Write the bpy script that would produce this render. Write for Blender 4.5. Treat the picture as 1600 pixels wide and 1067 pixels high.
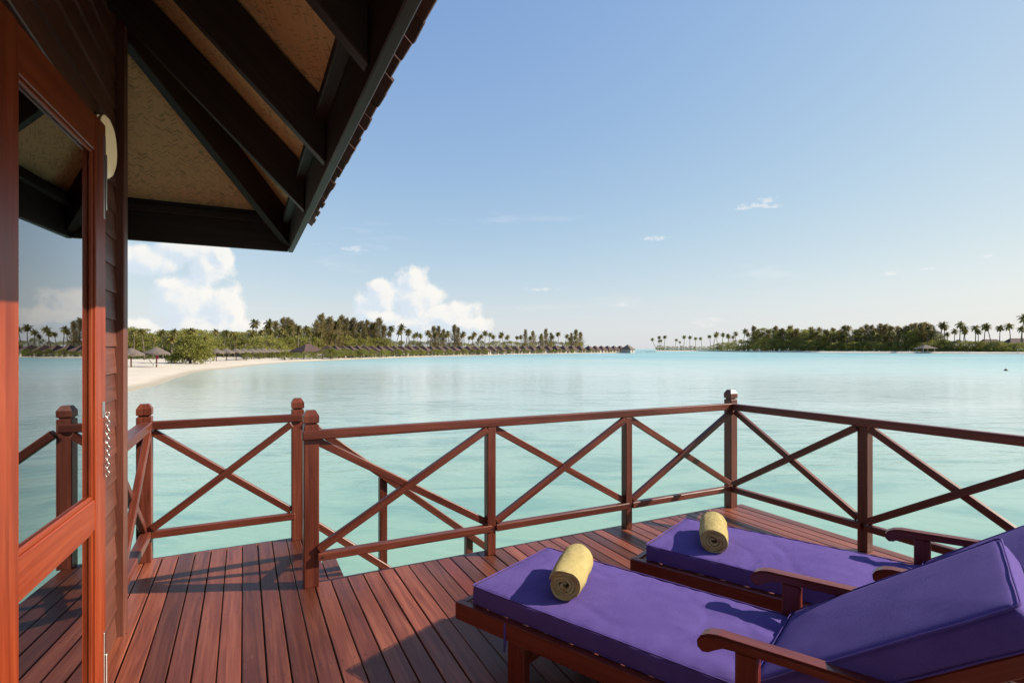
import bpy, bmesh, math, random
from mathutils import Vector, Matrix, noise
R = math.radians
for o in list(bpy.data.objects): bpy.data.objects.remove(o, do_unlink=True)
SC = bpy.context.scene
COL = SC.collection
random.seed(11)

# ------------------------------------------------------------------ camera
CAM_H = 1.4; FPX = 836.04; HOR = 545.24; YAW = 0.465085
cam = bpy.data.cameras.new('camera'); cam_o = bpy.data.objects.new('camera', cam); COL.objects.link(cam_o)
cam_o.location = (0, 0, CAM_H); cam_o.rotation_euler = (R(90), 0, -YAW)
cam.sensor_width = 36; cam.lens = FPX/1600*36; cam.shift_y = (HOR-533.5)/1600
cam.clip_start = 0.05; cam.clip_end = 40000
SC.camera = cam_o

# ------------------------------------------------------------------ light
SUN_AZ = R(113.5); SUN_EL = R(33)            # azimuth clockwise from +Y
SV = Vector((math.sin(SUN_AZ)*math.cos(SUN_EL), math.cos(SUN_AZ)*math.cos(SUN_EL), math.sin(SUN_EL)))
sun = bpy.data.lights.new('sun', 'SUN'); sun.energy = 5.0; sun.angle = R(0.5); sun.color = (1, 0.885, 0.73)
sun_o = bpy.data.objects.new('sun', sun); COL.objects.link(sun_o)
sun_o.rotation_euler = SV.to_track_quat('Z', 'Y').to_euler(); sun_o.location = (20, -10, 20)
SC.view_settings.view_transform = 'Standard'; SC.view_settings.look = 'None'
SC.view_settings.exposure = 0.9; SC.view_settings.gamma = 1; SC.view_settings.use_curve_mapping = False

def px_dir(u, v):
    r = (u-800)/FPX; s, c = math.sin(YAW), math.cos(YAW)
    return Vector((r*c+s, -r*s+c, (HOR-v)/FPX))
def at_depth(u, d, z):                        # point seen at column u, depth d along the view axis, height z
    q = px_dir(u, HOR); return Vector((q.x*d, q.y*d, z))
def z_at(v, d): return CAM_H + (HOR-v)*d/FPX
def on_plane(u, v, z):
    d = FPX*(CAM_H-z)/(v-HOR); return at_depth(u, d, z)

SC.cycles.max_bounces = 7; SC.cycles.diffuse_bounces = 4; SC.cycles.glossy_bounces = 4; SC.cycles.transparent_max_bounces = 8
SC.cycles.adaptive_threshold = 0.02
# node helper
class NT:
    def __init__(s, t): s.t = t; s.n = t.nodes; s.l = t.links
    def node(s, typ, ins=None, **kw):
        n = s.n.new(typ)
        for k, v in kw.items(): setattr(n, k, v)
        for k, v in (ins or {}).items():
            if hasattr(v, 'is_linked') or isinstance(v, bpy.types.NodeSocket): s.l.new(v, n.inputs[k])
            else: n.inputs[k].default_value = v
        return n
    def math(s, op, a, b=0.0, c=None, clamp=False):
        n = s.n.new('ShaderNodeMath'); n.operation = op; n.use_clamp = clamp
        for i, v in enumerate((a, b) if c is None else (a, b, c)):
            if isinstance(v, bpy.types.NodeSocket): s.l.new(v, n.inputs[i])
            else: n.inputs[i].default_value = v
        return n.outputs[0]
    def vmath(s, op, a, b=(0, 0, 0)):
        n = s.n.new('ShaderNodeVectorMath'); n.operation = op
        for i, v in enumerate((a, b)):
            if isinstance(v, bpy.types.NodeSocket): s.l.new(v, n.inputs[i])
            else: n.inputs[i].default_value = v
        return n.outputs['Value'] if op in ('LENGTH', 'DOT_PRODUCT', 'DISTANCE') else n.outputs[0]
    def mix(s, f, a, b, mode='MIX'):
        n = s.n.new('ShaderNodeMix'); n.data_type = 'RGBA'; n.blend_type = mode
        for k, v in ((0, f), (6, a), (7, b)):
            if isinstance(v, bpy.types.NodeSocket): s.l.new(v, n.inputs[k])
            else: n.inputs[k].default_value = (tuple(v)+(1,))[:4] if k else v
        return n.outputs[2]
    def smooth(s, x, lo, hi, tlo=0.0, thi=1.0):
        n = s.n.new('ShaderNodeMapRange'); n.interpolation_type = 'SMOOTHSTEP'
        s.l.new(x, n.inputs[0])
        for i, v in enumerate((lo, hi, tlo, thi)): n.inputs[1+i].default_value = v
        return n.outputs[0]
    def noise(s, vec, scale, detail=4, rough=.55, dist=0.0, dim='3D'):
        n = s.n.new('ShaderNodeTexNoise'); n.noise_dimensions = dim
        if vec is not None: s.l.new(vec, n.inputs['Vector'])
        n.inputs['Scale'].default_value = scale; n.inputs['Detail'].default_value = detail
        n.inputs['Roughness'].default_value = rough; n.inputs['Distortion'].default_value = dist
        return n.outputs[0]
    def mapping(s, vec, scale=(1, 1, 1), rot=(0, 0, 0), loc=(0, 0, 0)):
        n = s.n.new('ShaderNodeMapping'); s.l.new(vec, n.inputs[0])
        n.inputs['Scale'].default_value = scale; n.inputs['Rotation'].default_value = rot; n.inputs['Location'].default_value = loc
        return n.outputs[0]
    def ramp(s, f, stops):
        n = s.n.new('ShaderNodeValToRGB'); s.l.new(f, n.inputs[0]); e = n.color_ramp.elements
        while len(e) < len(stops): e.new(.5)
        for i, (p, c) in enumerate(stops): e[i].position = p; e[i].color = (tuple(c)+(1,))[:4]
        return n.outputs[0]

# ------------------------------------------------------------------ world: Nishita sky with cumulus
W = bpy.data.worlds.new('World'); SC.world = W; W.use_nodes = True
wt = NT(W.node_tree)
sky = wt.node('ShaderNodeTexSky', sky_type='NISHITA', sun_disc=False, sun_elevation=SUN_EL, sun_rotation=SUN_AZ,
              air_density=1.0, dust_density=0.5, ozone_density=1.6)
SKY_STRENGTH = 0.15
sc = wt.vmath('MULTIPLY', sky.outputs[0], (SKY_STRENGTH,)*3)
den = wt.vmath('ADD', wt.vmath('MULTIPLY', sc, (1.08, 1.60, 4.9)), (1, 1, 1))
sc = wt.vmath('MULTIPLY', wt.vmath('DIVIDE', sc, den), (1.23, 1.50, 3.42))
tc = wt.n.new('ShaderNodeTexCoord')
sep = wt.node('ShaderNodeSeparateXYZ', {0: tc.outputs['Generated']})
DEG = 180/math.pi
az = wt.math('MULTIPLY', wt.math('ARCTAN2', sep.outputs[0], sep.outputs[1]), DEG)
el = wt.math('MULTIPLY', wt.math('ARCSINE', sep.outputs[2]), DEG)
ae = wt.node('ShaderNodeCombineXYZ', {0: az, 1: el}).outputs[0]
def ang(u, v):
    d = px_dir(u, v); return math.degrees(math.atan2(d.x, d.y)), math.degrees(math.atan2(d.z, math.hypot(d.x, d.y)))
blobs = []
for u, v, ru, rv in [(300, 520, 90, 34), (285, 470, 55, 46), (322, 415, 36, 40), (345, 480, 44, 36), (232, 408, 66, 24), (190, 400, 60, 22), (376, 520, 46, 24), (225, 520, 60, 24), (290, 392, 50, 26), (345, 400, 20, 18),
                     (646, 440, 26, 24), (650, 470, 40, 36), (600, 468, 38, 26), (588, 450, 18, 14), (690, 496, 60, 24), (640, 505, 72, 28), (672, 462, 24, 22), (735, 508, 34, 15), (590, 495, 36, 22)]:
    a, e = ang(u, v); blobs.append((a, e, ru/FPX*DEG*math.cos(R(a)-YAW)**2+.01, rv/FPX*DEG*math.cos(R(a)-YAW)))
grp = bpy.data.node_groups.new('cloud_field', 'ShaderNodeTree')
grp.interface.new_socket('P', in_out='INPUT', socket_type='NodeSocketVector')
grp.interface.new_socket('F', in_out='OUTPUT', socket_type='NodeSocketFloat')
g = NT(grp); gi = g.n.new('NodeGroupInput'); go = g.n.new('NodeGroupOutput')
cur = None
for a, e, ra, re_ in blobs:
    ln = g.vmath('LENGTH', g.vmath('MULTIPLY', g.vmath('SUBTRACT', gi.outputs[0], (a, e, 0)), (1/ra, 1/re_, 0)))
    f = g.math('SUBTRACT', 1.0, ln)
    cur = f if cur is None else g.math('SMOOTH_MAX', cur, f, .25)
n1 = g.noise(gi.outputs[0], .36, 6, .62, 0, '2D')
cur = g.math('ADD', cur, g.math('MULTIPLY', g.math('SUBTRACT', n1, .5), 1.5))
grp.links.new(cur, go.inputs[0])
def field(p):
    n = wt.n.new('ShaderNodeGroup'); n.node_tree = grp; wt.l.new(p, n.inputs[0]); return n.outputs[0]
f0 = field(ae); f1 = field(wt.vmath('ADD', ae, (.75, .55, 0)))
# a loose scatter of low cumulus all round the horizon, outside the part of the sky in view too
gen = wt.noise(wt.mapping(ae, (.10, .22, 1), loc=(3.7, 1.2, 0)), 1.0, 5, .6, 0, '2D')
gen = wt.math('SUBTRACT', wt.math('MULTIPLY', wt.math('SUBTRACT', gen, .74), 3.4), wt.math('MULTIPLY', wt.math('ABSOLUTE', wt.math('SUBTRACT', el, 3.0)), .16))
f0 = wt.math('MAXIMUM', f0, gen)
dens = wt.math('MULTIPLY', wt.smooth(f0, -.20, .28), wt.smooth(el, -.5, 3.0, .25, 1.0))
lit = wt.smooth(wt.math('SUBTRACT', f0, f1), -.30, .42)
core = wt.smooth(f0, .3, 1.2)
ccol = wt.mix(lit, (.50, .565, .63), (.72, .69, .645))
ccol = wt.mix(wt.math('MULTIPLY', core, .35), ccol, (.56, .60, .64))
# thin high streaks
st = wt.noise(wt.mapping(ae, (.06, .34, 1), rot=(0, 0, R(-9)), loc=(1.3, .4, 0)), 1.0, 4, .62, 0, '2D')
st = wt.math('MULTIPLY', wt.smooth(st, .60, .80), wt.math('MULTIPLY', wt.smooth(el, 1, 6), wt.smooth(el, 20, 12)))
wisp = None
for u, v, ru, rv in [(1196, 314, 20, 7), (1180, 322, 42, 6), (1205, 323, 24, 3), (1392, 427, 22, 6), (1446, 420, 18, 6), (845, 452, 36, 3), (552, 389, 26, 6), (1025, 372, 24, 5), (970, 476, 16, 4), (1545, 400, 14, 4)]:
    a, e = ang(u, v); k = math.cos(R(a)-YAW); ra = ru/FPX*DEG*k*k; re_ = rv/FPX*DEG*k
    ln = wt.vmath('LENGTH', wt.vmath('MULTIPLY', wt.vmath('SUBTRACT', ae, (a, e, 0)), (1/ra, 1/re_, 0)))
    f = wt.math('SUBTRACT', 1.0, ln); wisp = f if wisp is None else wt.math('MAXIMUM', wisp, f)
wn = wt.noise(wt.mapping(ae, (1.1, 2.4, 1), rot=(0, 0, R(-12))), 1.0, 5, .68, 0, '2D')
wisp = wt.smooth(wt.math('ADD', wisp, wt.math('MULTIPLY', wt.math('SUBTRACT', wn, .56), 2.6)), .0, .75)
sc = wt.mix(wt.smooth(el, 7.0, .0, 0, .40), sc, (.47, .52, .55))      # sea haze low over the horizon
skyc = wt.mix(wt.math('MULTIPLY', st, .20), sc, (.66, .66, .65))
skyc = wt.mix(wt.math('MULTIPLY', wisp, .42), skyc, (.70, .685, .66))
skyc = wt.mix(wt.math('MULTIPLY', dens, .88), skyc, ccol)
W.cycles.sampling_method = 'MANUAL'; W.cycles.sample_map_resolution = 256
bg = wt.n['Background']; bg.inputs[1].default_value = 1.0
wt.l.new(wt.vmath('MULTIPLY', skyc, (.758, .758, .758)), bg.inputs[0])

# ------------------------------------------------------------------ materials
MATS = {}
def newmat(name):
    m = bpy.data.materials.new(name); m.use_nodes = True; t = NT(m.node_tree)
    b = m.node_tree.nodes['Principled BSDF']; MATS[name] = m; return m, t, b
def bump(t, b, h, strength, dist=.01):
    n = t.node('ShaderNodeBump', {'Height': h, 'Strength': strength, 'Distance': dist}); t.l.new(n.outputs[0], b.inputs['Normal'])

def wood(name, dark, mid, light, rough=.45, grain=1.0, vary=.35, bstr=.25, wear=0.0, wearcol=(0.302, 0.2492, 0.2114), spec=.4, hue=None):
    m, t, b = newmat(name)
    tcn = t.n.new('ShaderNodeTexCoord'); oi = t.n.new('ShaderNodeObjectInfo')
    off = t.vmath('MULTIPLY', t.node('ShaderNodeCombineXYZ', {0: oi.outputs['Random'], 1: oi.outputs['Random'], 2: oi.outputs['Random']}).outputs[0], (31, 17, 23))
    v = t.vmath('ADD', tcn.outputs['Object'], off)
    g1 = t.noise(t.mapping(v, (1.1*grain, 26*grain, 26*grain)), 1.0, 6, .62, 1.1)
    g2 = t.noise(t.mapping(v, (5*grain, 150*grain, 150*grain)), 1.0, 3, .6)
    blot = t.noise(t.mapping(v, (1.4, 3.5, 3.5)), 1.0, 5, .6)
    f = t.math('ADD', t.math('MULTIPLY', g1, .62), t.math('ADD', t.math('MULTIPLY', g2, .22), t.math('MULTIPLY', blot, .30)))
    c = t.ramp(f, [(.38, dark), (.55, mid), (.71, light)])
    rv = t.math('ADD', 1-vary/2, t.math('MULTIPLY', oi.outputs['Random'], vary))
    c = t.mix(1.0, c, t.node('ShaderNodeCombineColor', {0: rv, 1: rv, 2: rv}).outputs[0], 'MULTIPLY')
    if hue:
        h = t.math('FRACT', t.math('MULTIPLY', oi.outputs['Random'], 7.31))
        c = t.mix(t.smooth(h, .82, .97, 0, .55), c, t.mix(1.0, c, hue, 'MULTIPLY'))
    if wear:
        wn_ = t.noise(t.mapping(v, (14, 30, 30)), 1.0, 6, .72)
        sp = t.noise(t.mapping(v, (70, 120, 120)), 1.0, 2, .5)
        wf = t.math('MAXIMUM', t.math('MULTIPLY', t.smooth(wn_, .60, .80), .55), t.math('MULTIPLY', t.smooth(sp, .70, .78), .8))
        c = t.mix(t.math('MULTIPLY', wf, wear), c, wearcol)
    t.l.new(c, b.inputs['Base Color'])
    t.l.new(t.math('ADD', rough-.12, t.math('MULTIPLY', blot, .26)), b.inputs['Roughness'])
    b.inputs['Specular IOR Level'].default_value = spec
    bump(t, b, t.math('ADD', g1, t.math('MULTIPLY', g2, .6)), bstr, .003)
    return m
wood('rail_wood', (.034, .0066, .0036), (.090, .0190, .0102), (.155, .040, .0215), .38, vary=.35, bstr=.35, wear=.8, wearcol=(.20, .105, .072))
wood('deck_wood', (.052, .0115, .0058), (.126, .0325, .0165), (.200, .062, .0325), .38, grain=.9, vary=.95, bstr=.45, wear=.75, wearcol=(.275, .155, .102), spec=.42, hue=(1.12, .62, .85))
wood('door_wood', (.100, .0125, .0032), (.185, .027, .0066), (.250, .046, .0125), .38, vary=.1, bstr=.12, spec=.28)
wood('wall_wood', (0.04908, 0.01359, 0.008305), (0.09815, 0.0302, 0.01812), (0.1434, 0.04983, 0.03171), .5, vary=.30, bstr=.35)
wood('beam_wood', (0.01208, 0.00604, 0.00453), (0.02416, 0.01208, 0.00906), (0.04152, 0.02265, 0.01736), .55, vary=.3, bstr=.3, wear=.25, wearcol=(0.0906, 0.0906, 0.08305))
wood('lounger_wood', (0.06418, 0.009815, 0.00604), (0.1132, 0.01812, 0.009815), (0.1585, 0.03473, 0.01963), .28, vary=.15, bstr=.12, spec=.5)
wood('shingle_wood', (0.03775, 0.01359, 0.009815), (0.0755, 0.02718, 0.01963), (0.1208, 0.05285, 0.03775), .7, vary=.6, bstr=.4)
wood('trunk_bark', (0.0604, 0.0453, 0.03397), (0.1208, 0.09438, 0.07172), (0.1812, 0.1434, 0.1132), .8, grain=.2, vary=.3, bstr=.2)

def solid(name, col, rough=.5, metal=0.0, spec=.5):
    m, t, b = newmat(name)
    b.inputs['Base Color'].default_value = (*col, 1); b.inputs['Roughness'].default_value = rough
    b.inputs['Metallic'].default_value = metal; b.inputs['Specular IOR Level'].default_value = spec
    return m, t, b
solid('steel', (.55, .54, .52), .28, 1.0)
solid('dark_metal', (.05, .05, .05), .4, .8)
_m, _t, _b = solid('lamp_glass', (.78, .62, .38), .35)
_b.inputs['Emission Color'].default_value = (1, .74, .40, 1); _b.inputs['Emission Strength'].default_value = .10      # weak glow added so the unlit shade shows cream
solid('room_dark', (0.04152, 0.0302, 0.02416), .8)
solid('white_paint', (0.453, 0.4379, 0.4077), .6)
solid('villa_wall', (0.3171, 0.2944, 0.2718), .7)
solid('black_rubber', (0.00906, 0.00906, 0.009815), .5)
solid('pink_cloth', (0.4153, 0.03775, 0.1208), .8)
# weathered whitewash walls of the far villas
# glass: thin pane, reflection by Fresnel
m, t, b = newmat('door_glass'); m.node_tree.nodes.remove(b)
fr = t.node('ShaderNodeFresnel', {'IOR': 1.52})
ff = t.math('MINIMUM', t.math('MULTIPLY', fr.outputs[0], 2.6), 1.0)
tr = t.node('ShaderNodeBsdfTransparent', {0: (.72, .78, .78, 1)})
gl = t.node('ShaderNodeBsdfGlossy', {0: (.95, .97, .98, 1), 'Roughness': 0.0})
mx = t.node('ShaderNodeMixShader', {0: ff, 1: tr.outputs[0], 2: gl.outputs[0]})
t.l.new(mx.outputs[0], m.node_tree.nodes['Material Output'].inputs[0])

# cushion fabric
m, t, b = newmat('purple_fabric'); tcn = t.n.new('ShaderNodeTexCoord'); v = tcn.outputs['Object']
w1 = t.node('ShaderNodeTexWave', {'Vector': v, 'Scale': 420.0, 'Distortion': 1.0}, bands_direction='X').outputs[1]
w2 = t.node('ShaderNodeTexWave', {'Vector': v, 'Scale': 420.0, 'Distortion': 1.0}, bands_direction='Y').outputs[1]
bl = t.noise(v, 7, 5, .6); fine = t.noise(v, 260, 3, .6)
c = t.mix(t.smooth(bl, .3, .7), (.082, .052, .212), (.098, .064, .238))
c = t.mix(t.math('MULTIPLY', t.smooth(fine, .45, .75), .22), c, (0.1661, 0.1208, 0.3322))
t.l.new(c, b.inputs['Base Color']); b.inputs['Roughness'].default_value = .85
b.inputs['Sheen Weight'].default_value = .02; b.inputs['Specular IOR Level'].default_value = .08
wr = t.noise(t.mapping(v, (5, 11, 11)), 1.0, 4, .5, .6)
bump(t, b, t.math('ADD', t.math('MULTIPLY', wr, .7), t.math('ADD', t.math('MULTIPLY', t.math('ADD', w1, w2), .05), t.math('MULTIPLY', fine, .12))), .45, .012)

# towel terry
m, t, b = newmat('terry_towel'); tcn = t.n.new('ShaderNodeTexCoord'); v = tcn.outputs['Object']
tn = t.noise(v, 330, 3, .7); tv = t.node('ShaderNodeTexVoronoi', {'Vector': v, 'Scale': 340.0}).outputs[0]
bl = t.noise(v, 22, 5, .6)
c = t.mix(t.smooth(bl, .3, .72), (.455, .365, .140), (.535, .435, .185))
c = t.mix(t.smooth(tv, .25, .75, 0, .25), c, (0.3171, 0.2341, 0.0906))
t.l.new(c, b.inputs['Base Color']); b.inputs['Roughness'].default_value = .95; b.inputs['Specular IOR Level'].default_value = .1
b.inputs['Sheen Weight'].default_value = .25; b.inputs['Sheen Tint'].default_value = (.9, .75, .45, 1)
bump(t, b, t.math('ADD', t.math('SUBTRACT', tn, t.math('MULTIPLY', tv, .8)), t.math('MULTIPLY', bl, 1.5)), .8, .004)

# woven bamboo mat (local x along the eave, y up the slope): herringbone of strips, some dark
m, t, b = newmat('bamboo_mat'); tcn = t.n.new('ShaderNodeTexCoord'); v = tcn.outputs['Object']
dist = t.node('ShaderNodeTexNoise', {'Vector': v, 'Scale': 9.0, 'Detail': 2.0}).outputs['Color']
v = t.vmath('ADD', v, t.vmath('MULTIPLY', t.vmath('SUBTRACT', dist, (.5, .5, .5)), (.012, .012, 0)))
sx = t.node('ShaderNodeSeparateXYZ', {0: v}); per = .027
band = t.math('FLOOR', t.math('DIVIDE', sx.outputs[0], per))
sgn = t.math('SUBTRACT', t.math('MULTIPLY', t.math('FLOORED_MODULO', band, 2.0), 2.0), 1.0)
lx = t.math('SUBTRACT', t.math('DIVIDE', sx.outputs[0], per), t.math('ADD', band, .5))
ly = t.math('ADD', t.math('DIVIDE', sx.outputs[1], per*.26), t.math('MULTIPLY', t.math('MULTIPLY', sgn, lx), 2.6))
strip = t.math('FLOOR', ly); fy = t.math('SUBTRACT', t.math('FRACT', ly), .5)
idv = t.node('ShaderNodeCombineXYZ', {0: band, 1: strip}).outputs[0]
rnd = t.node('ShaderNodeTexWhiteNoise', {0: idv}, noise_dimensions='2D').outputs[0]
inside = t.math('MULTIPLY', t.smooth(t.math('ABSOLUTE', fy), .46, .30), t.smooth(t.math('ABSOLUTE', lx), .50, .40))
c = t.mix(t.math('MULTIPLY', rnd, .5), (.83, .53, .24), (.90, .63, .33))
big = t.noise(tcn.outputs['Object'], 3.2, 4, .6)
dk = t.math('MULTIPLY', t.math('GREATER_THAN', rnd, .80), t.math('MULTIPLY', t.smooth(big, .30, .6, .5, 1.0), inside))
c = t.mix(t.math('MULTIPLY', dk, .62), c, (.16, .09, .045))
c = t.mix(t.math('MULTIPLY', t.math('SUBTRACT', 1.0, inside), .25), c, (.38, .22, .10))
t.l.new(c, b.inputs['Base Color']); b.inputs['Roughness'].default_value = .6
bump(t, b, inside, .35, .003)

# sand
m, t, b = newmat('sand'); tcn = t.n.new('ShaderNodeTexCoord'); v = tcn.outputs['Object']
s1 = t.noise(v, .35, 6, .65); s2 = t.noise(v, 4, 5, .7)
sz = t.node('ShaderNodeSeparateXYZ', {0: v}).outputs[2]
c = t.mix(t.smooth(s1, .3, .72), (0.4228, 0.3775, 0.302), (0.4983, 0.453, 0.3775))
c = t.mix(t.math('MULTIPLY', t.smooth(s2, .52, .75), .3), c, (0.302, 0.2567, 0.1963))
c = t.mix(t.smooth(sz, -1.22, -1.36, 0, .75), c, (0.2718, 0.2341, 0.1661))       # wet sand at the waterline
t.l.new(c, b.inputs['Base Color']); b.inputs['Roughness'].default_value = .9
bump(t, b, t.math('ADD', s1, t.math('MULTIPLY', s2, .4)), .6, .15)

# lagoon water
m, t, b = newmat('lagoon_water'); geo = t.n.new('ShaderNodeNewGeometry'); v = geo.outputs['Position']
rot = t.mapping(v, (1, 1, 1), rot=(0, 0, YAW))
lp = t.noise(t.mapping(rot, (.018, .05, 1)), 1.0, 5, .6, .4)
patch = t.noise(t.mapping(rot, (.26, .62, 1), loc=(2.2, .7, 0)), 1.0, 7, .64, 1.0)
dist = t.vmath('LENGTH', v)
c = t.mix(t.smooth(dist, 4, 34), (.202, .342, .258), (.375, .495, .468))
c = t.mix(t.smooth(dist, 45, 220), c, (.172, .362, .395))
c = t.mix(t.math('MULTIPLY', t.smooth(lp, .42, .66), t.smooth(dist, 14, 60, 0, .55)), c, (0.4228, 0.4757, 0.4454))
c = t.mix(t.math('MULTIPLY', t.smooth(patch, .47, .66), t.smooth(dist, 60, 12, .25, .72)), c, (.125, .262, .235))
c = t.mix(t.math('MULTIPLY', t.smooth(t.noise(t.mapping(rot, (1.1, 2.6, 1)), 1.0, 5, .65, 1.0), .55, .75), t.smooth(dist, 30, 5, 0, .55)), c, (.29, .425, .345))
wx = t.node('ShaderNodeSeparateXYZ', {0: v})
yy_ = t.math('SUBTRACT', wx.outputs[1], 40.0)
sh = t.math('SUBTRACT', wx.outputs[0], t.math('SUBTRACT', t.math('MULTIPLY', t.math('MULTIPLY', yy_, yy_), .0012), 8.0))     # metres out from the near beach
sh = t.math('MULTIPLY', t.smooth(sh, 17, -1, 0, .85), t.math('MULTIPLY', t.smooth(wx.outputs[1], 14, 34), t.smooth(wx.outputs[1], 190, 130)))
c = t.mix(sh, c, (.44, .465, .375))                       # sand shelf showing through the shallows
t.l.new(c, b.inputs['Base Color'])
b.inputs['IOR'].default_value = 1.33; t.l.new(t.smooth(dist, 25, 170, .5, .20), b.inputs['Specular IOR Level'])
t.l.new(t.smooth(dist, 10, 130, .055, .34), b.inputs['Roughness'])
wv = t.noise(t.mapping(rot, (1.1, 2.6, 1)), 1.0, 5, .55, .4)
wv2 = t.noise(t.mapping(rot, (7, 14, 1)), 1.0, 3, .5)
lane = t.noise(t.mapping(rot, (.010, .06, 1), loc=(3, 1, 0)), 1.0, 4, .6)
amp = t.math('MULTIPLY', t.smooth(lane, .36, .66, .35, 1.0), t.smooth(dist, 15, 160, 1.0, .28))
n = t.node('ShaderNodeBump', {'Height': t.math('ADD', wv, t.math('MULTIPLY', wv2, .16)), 'Distance': .036})
t.l.new(amp, n.inputs['Strength']); t.l.new(n.outputs[0], b.inputs['Normal'])

def leafmat(name, a, bcol, rough=.55, trans=.45):
    m, t, b = newmat(name); oi = t.n.new('ShaderNodeObjectInfo'); geo = t.n.new('ShaderNodeNewGeometry')
    f = t.math('ADD', t.math('MULTIPLY', geo.outputs['Random Per Island'], .75), t.math('MULTIPLY', oi.outputs['Random'], .25))
    c = t.mix(f, a, bcol)
    rv = t.math('ADD', .78, t.math('MULTIPLY', t.math('FRACT', t.math('MULTIPLY', oi.outputs['Random'], 5.7)), .45))
    c = t.mix(1.0, c, t.node('ShaderNodeCombineColor', {0: rv, 1: rv, 2: rv}).outputs[0], 'MULTIPLY')
    t.l.new(c, b.inputs['Base Color']); b.inputs['Roughness'].default_value = rough; b.inputs['Specular IOR Level'].default_value = .3
    tl = t.node('ShaderNodeBsdfTranslucent', {0: c})
    mx = t.node('ShaderNodeMixShader', {0: trans, 1: b.outputs[0], 2: tl.outputs[0]})
    t.l.new(mx.outputs[0], m.node_tree.nodes['Material Output'].inputs[0])
leafmat('palm_leaf', (0.0906, 0.09438, 0.02114), (0.2492, 0.2076, 0.05889))
leafmat('casuarina_leaf', (.120, .102, .040), (.275, .210, .082))
leafmat('broad_leaf', (.122, .138, .026), (.30, .280, .060))
leafmat('shrub_leaf', (0.1057, 0.1321, 0.01661), (0.2492, 0.2567, 0.04152))
leafmat('dry_leaf', (0.1208, 0.08682, 0.02265), (0.1963, 0.1434, 0.03775))
# thatch
m, t, b = newmat('thatch'); tcn = t.n.new('ShaderNodeTexCoord'); v = tcn.outputs['Object']
n_ = t.noise(t.mapping(v, (9, 9, 2)), 1.0, 5, .65)
c = t.mix(t.smooth(n_, .3, .7), (.066, .052, .044), (.155, .125, .102)); t.l.new(c, b.inputs['Base Color']); b.inputs['Roughness'].default_value = .95
bump(t, b, n_, .8, .05)
m, t, b = newmat('villa_roof'); tcn = t.n.new('ShaderNodeTexCoord'); v = tcn.outputs['Object']
n_ = t.noise(t.mapping(v, (2, 2, 9)), 1.0, 5, .65)
c = t.mix(t.smooth(n_, .3, .7), (0.04908, 0.02567, 0.02265), (0.0906, 0.05134, 0.0453)); t.l.new(c, b.inputs['Base Color']); b.inputs['Roughness'].default_value = .9
m, t, b = newmat('curtain_cloth'); b.inputs['Base Color'].default_value = (.075, .064, .053, 1); b.inputs['Roughness'].default_value = .9

# ------------------------------------------------------------------ object helpers
def tag(o, label=None, cat=None, group=None, kind=None):
    if label: o['label'] = label
    if cat: o['category'] = cat
    if group: o['group'] = group
    if kind: o['kind'] = kind
    return o
WM = {}
def place(o, M, parent=None):
    COL.objects.link(o)
    if parent is not None:
        o.parent = parent; o.matrix_local = WM[parent.name].inverted() @ M
    else: o.matrix_local = M
    WM[o.name] = M.copy(); return o
def empty(name, loc=(0, 0, 0), rz=0.0, parent=None):
    o = bpy.data.objects.new(name, None); o.empty_display_size = .1
    return place(o, Matrix.Translation(loc) @ Matrix.Rotation(rz, 4, 'Z'), parent)
def mk(name, mesh, M=Matrix(), parent=None):
    return place(bpy.data.objects.new(name, mesh), M, parent)
def pydata(name, verts, faces, mat, smooth=False):
    me = bpy.data.meshes.new(name); me.from_pydata([tuple(v) for v in verts], [], faces); me.update()
    if mat: me.materials.append(MATS[mat])
    if smooth: me.polygons.foreach_set('use_smooth', [True]*len(me.polygons))
    return me
CB = {}
def cbox(dx, dy, dz, mat, ch=.004):
    """chamfered box centred on the origin"""
    k = (round(dx, 4), round(dy, 4), round(dz, 4), mat, ch)
    if k in CB: return CB[k]
    bm = bmesh.new(); bmesh.ops.create_cube(bm, size=1); bmesh.ops.scale(bm, vec=(dx, dy, dz), verts=bm.verts)
    if ch: bmesh.ops.bevel(bm, geom=list(bm.edges), offset=min(ch, .3*min(dx, dy, dz)), segments=1, affect='EDGES')
    me = bpy.data.meshes.new('piece'); bm.to_mesh(me); bm.free(); me.materials.append(MATS[mat]); CB[k] = me; return me
def box(name, lo, hi, mat, parent=None, ch=.004, axis=None):
    lo, hi = Vector(lo), Vector(hi); c = (lo+hi)/2; d = hi-lo
    ax = axis if axis is not None else max(range(3), key=lambda i: d[i])
    if ax == 0: return mk(name, cbox(d.x, d.y, d.z, mat, ch), Matrix.Translation(c), parent)
    if ax == 1:
        M = Matrix.Translation(c) @ Matrix.Rotation(R(90), 4, 'Z'); return mk(name, cbox(d.y, d.x, d.z, mat, ch), M, parent)
    M = Matrix.Translation(c) @ Matrix.Rotation(R(-90), 4, 'Y'); return mk(name, cbox(d.z, d.y, d.x, mat, ch), M, parent)
def bar(name, p0, p1, w, h, mat, parent=None, up=(0, 0, 1), ch=.004):
    """timber from p0 to p1, w wide (sideways), h high (towards up)"""
    p0, p1 = Vector(p0), Vector(p1); x = (p1-p0); L = x.length; x.normalize()
    y = Vector(up).cross(x).normalized(); z = x.cross(y)
    M = Matrix.Translation((p0+p1)/2) @ Matrix((x, y, z)).transposed().to_4x4()
    return mk(name, cbox(L, w, h, mat, ch), M, parent)
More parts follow.
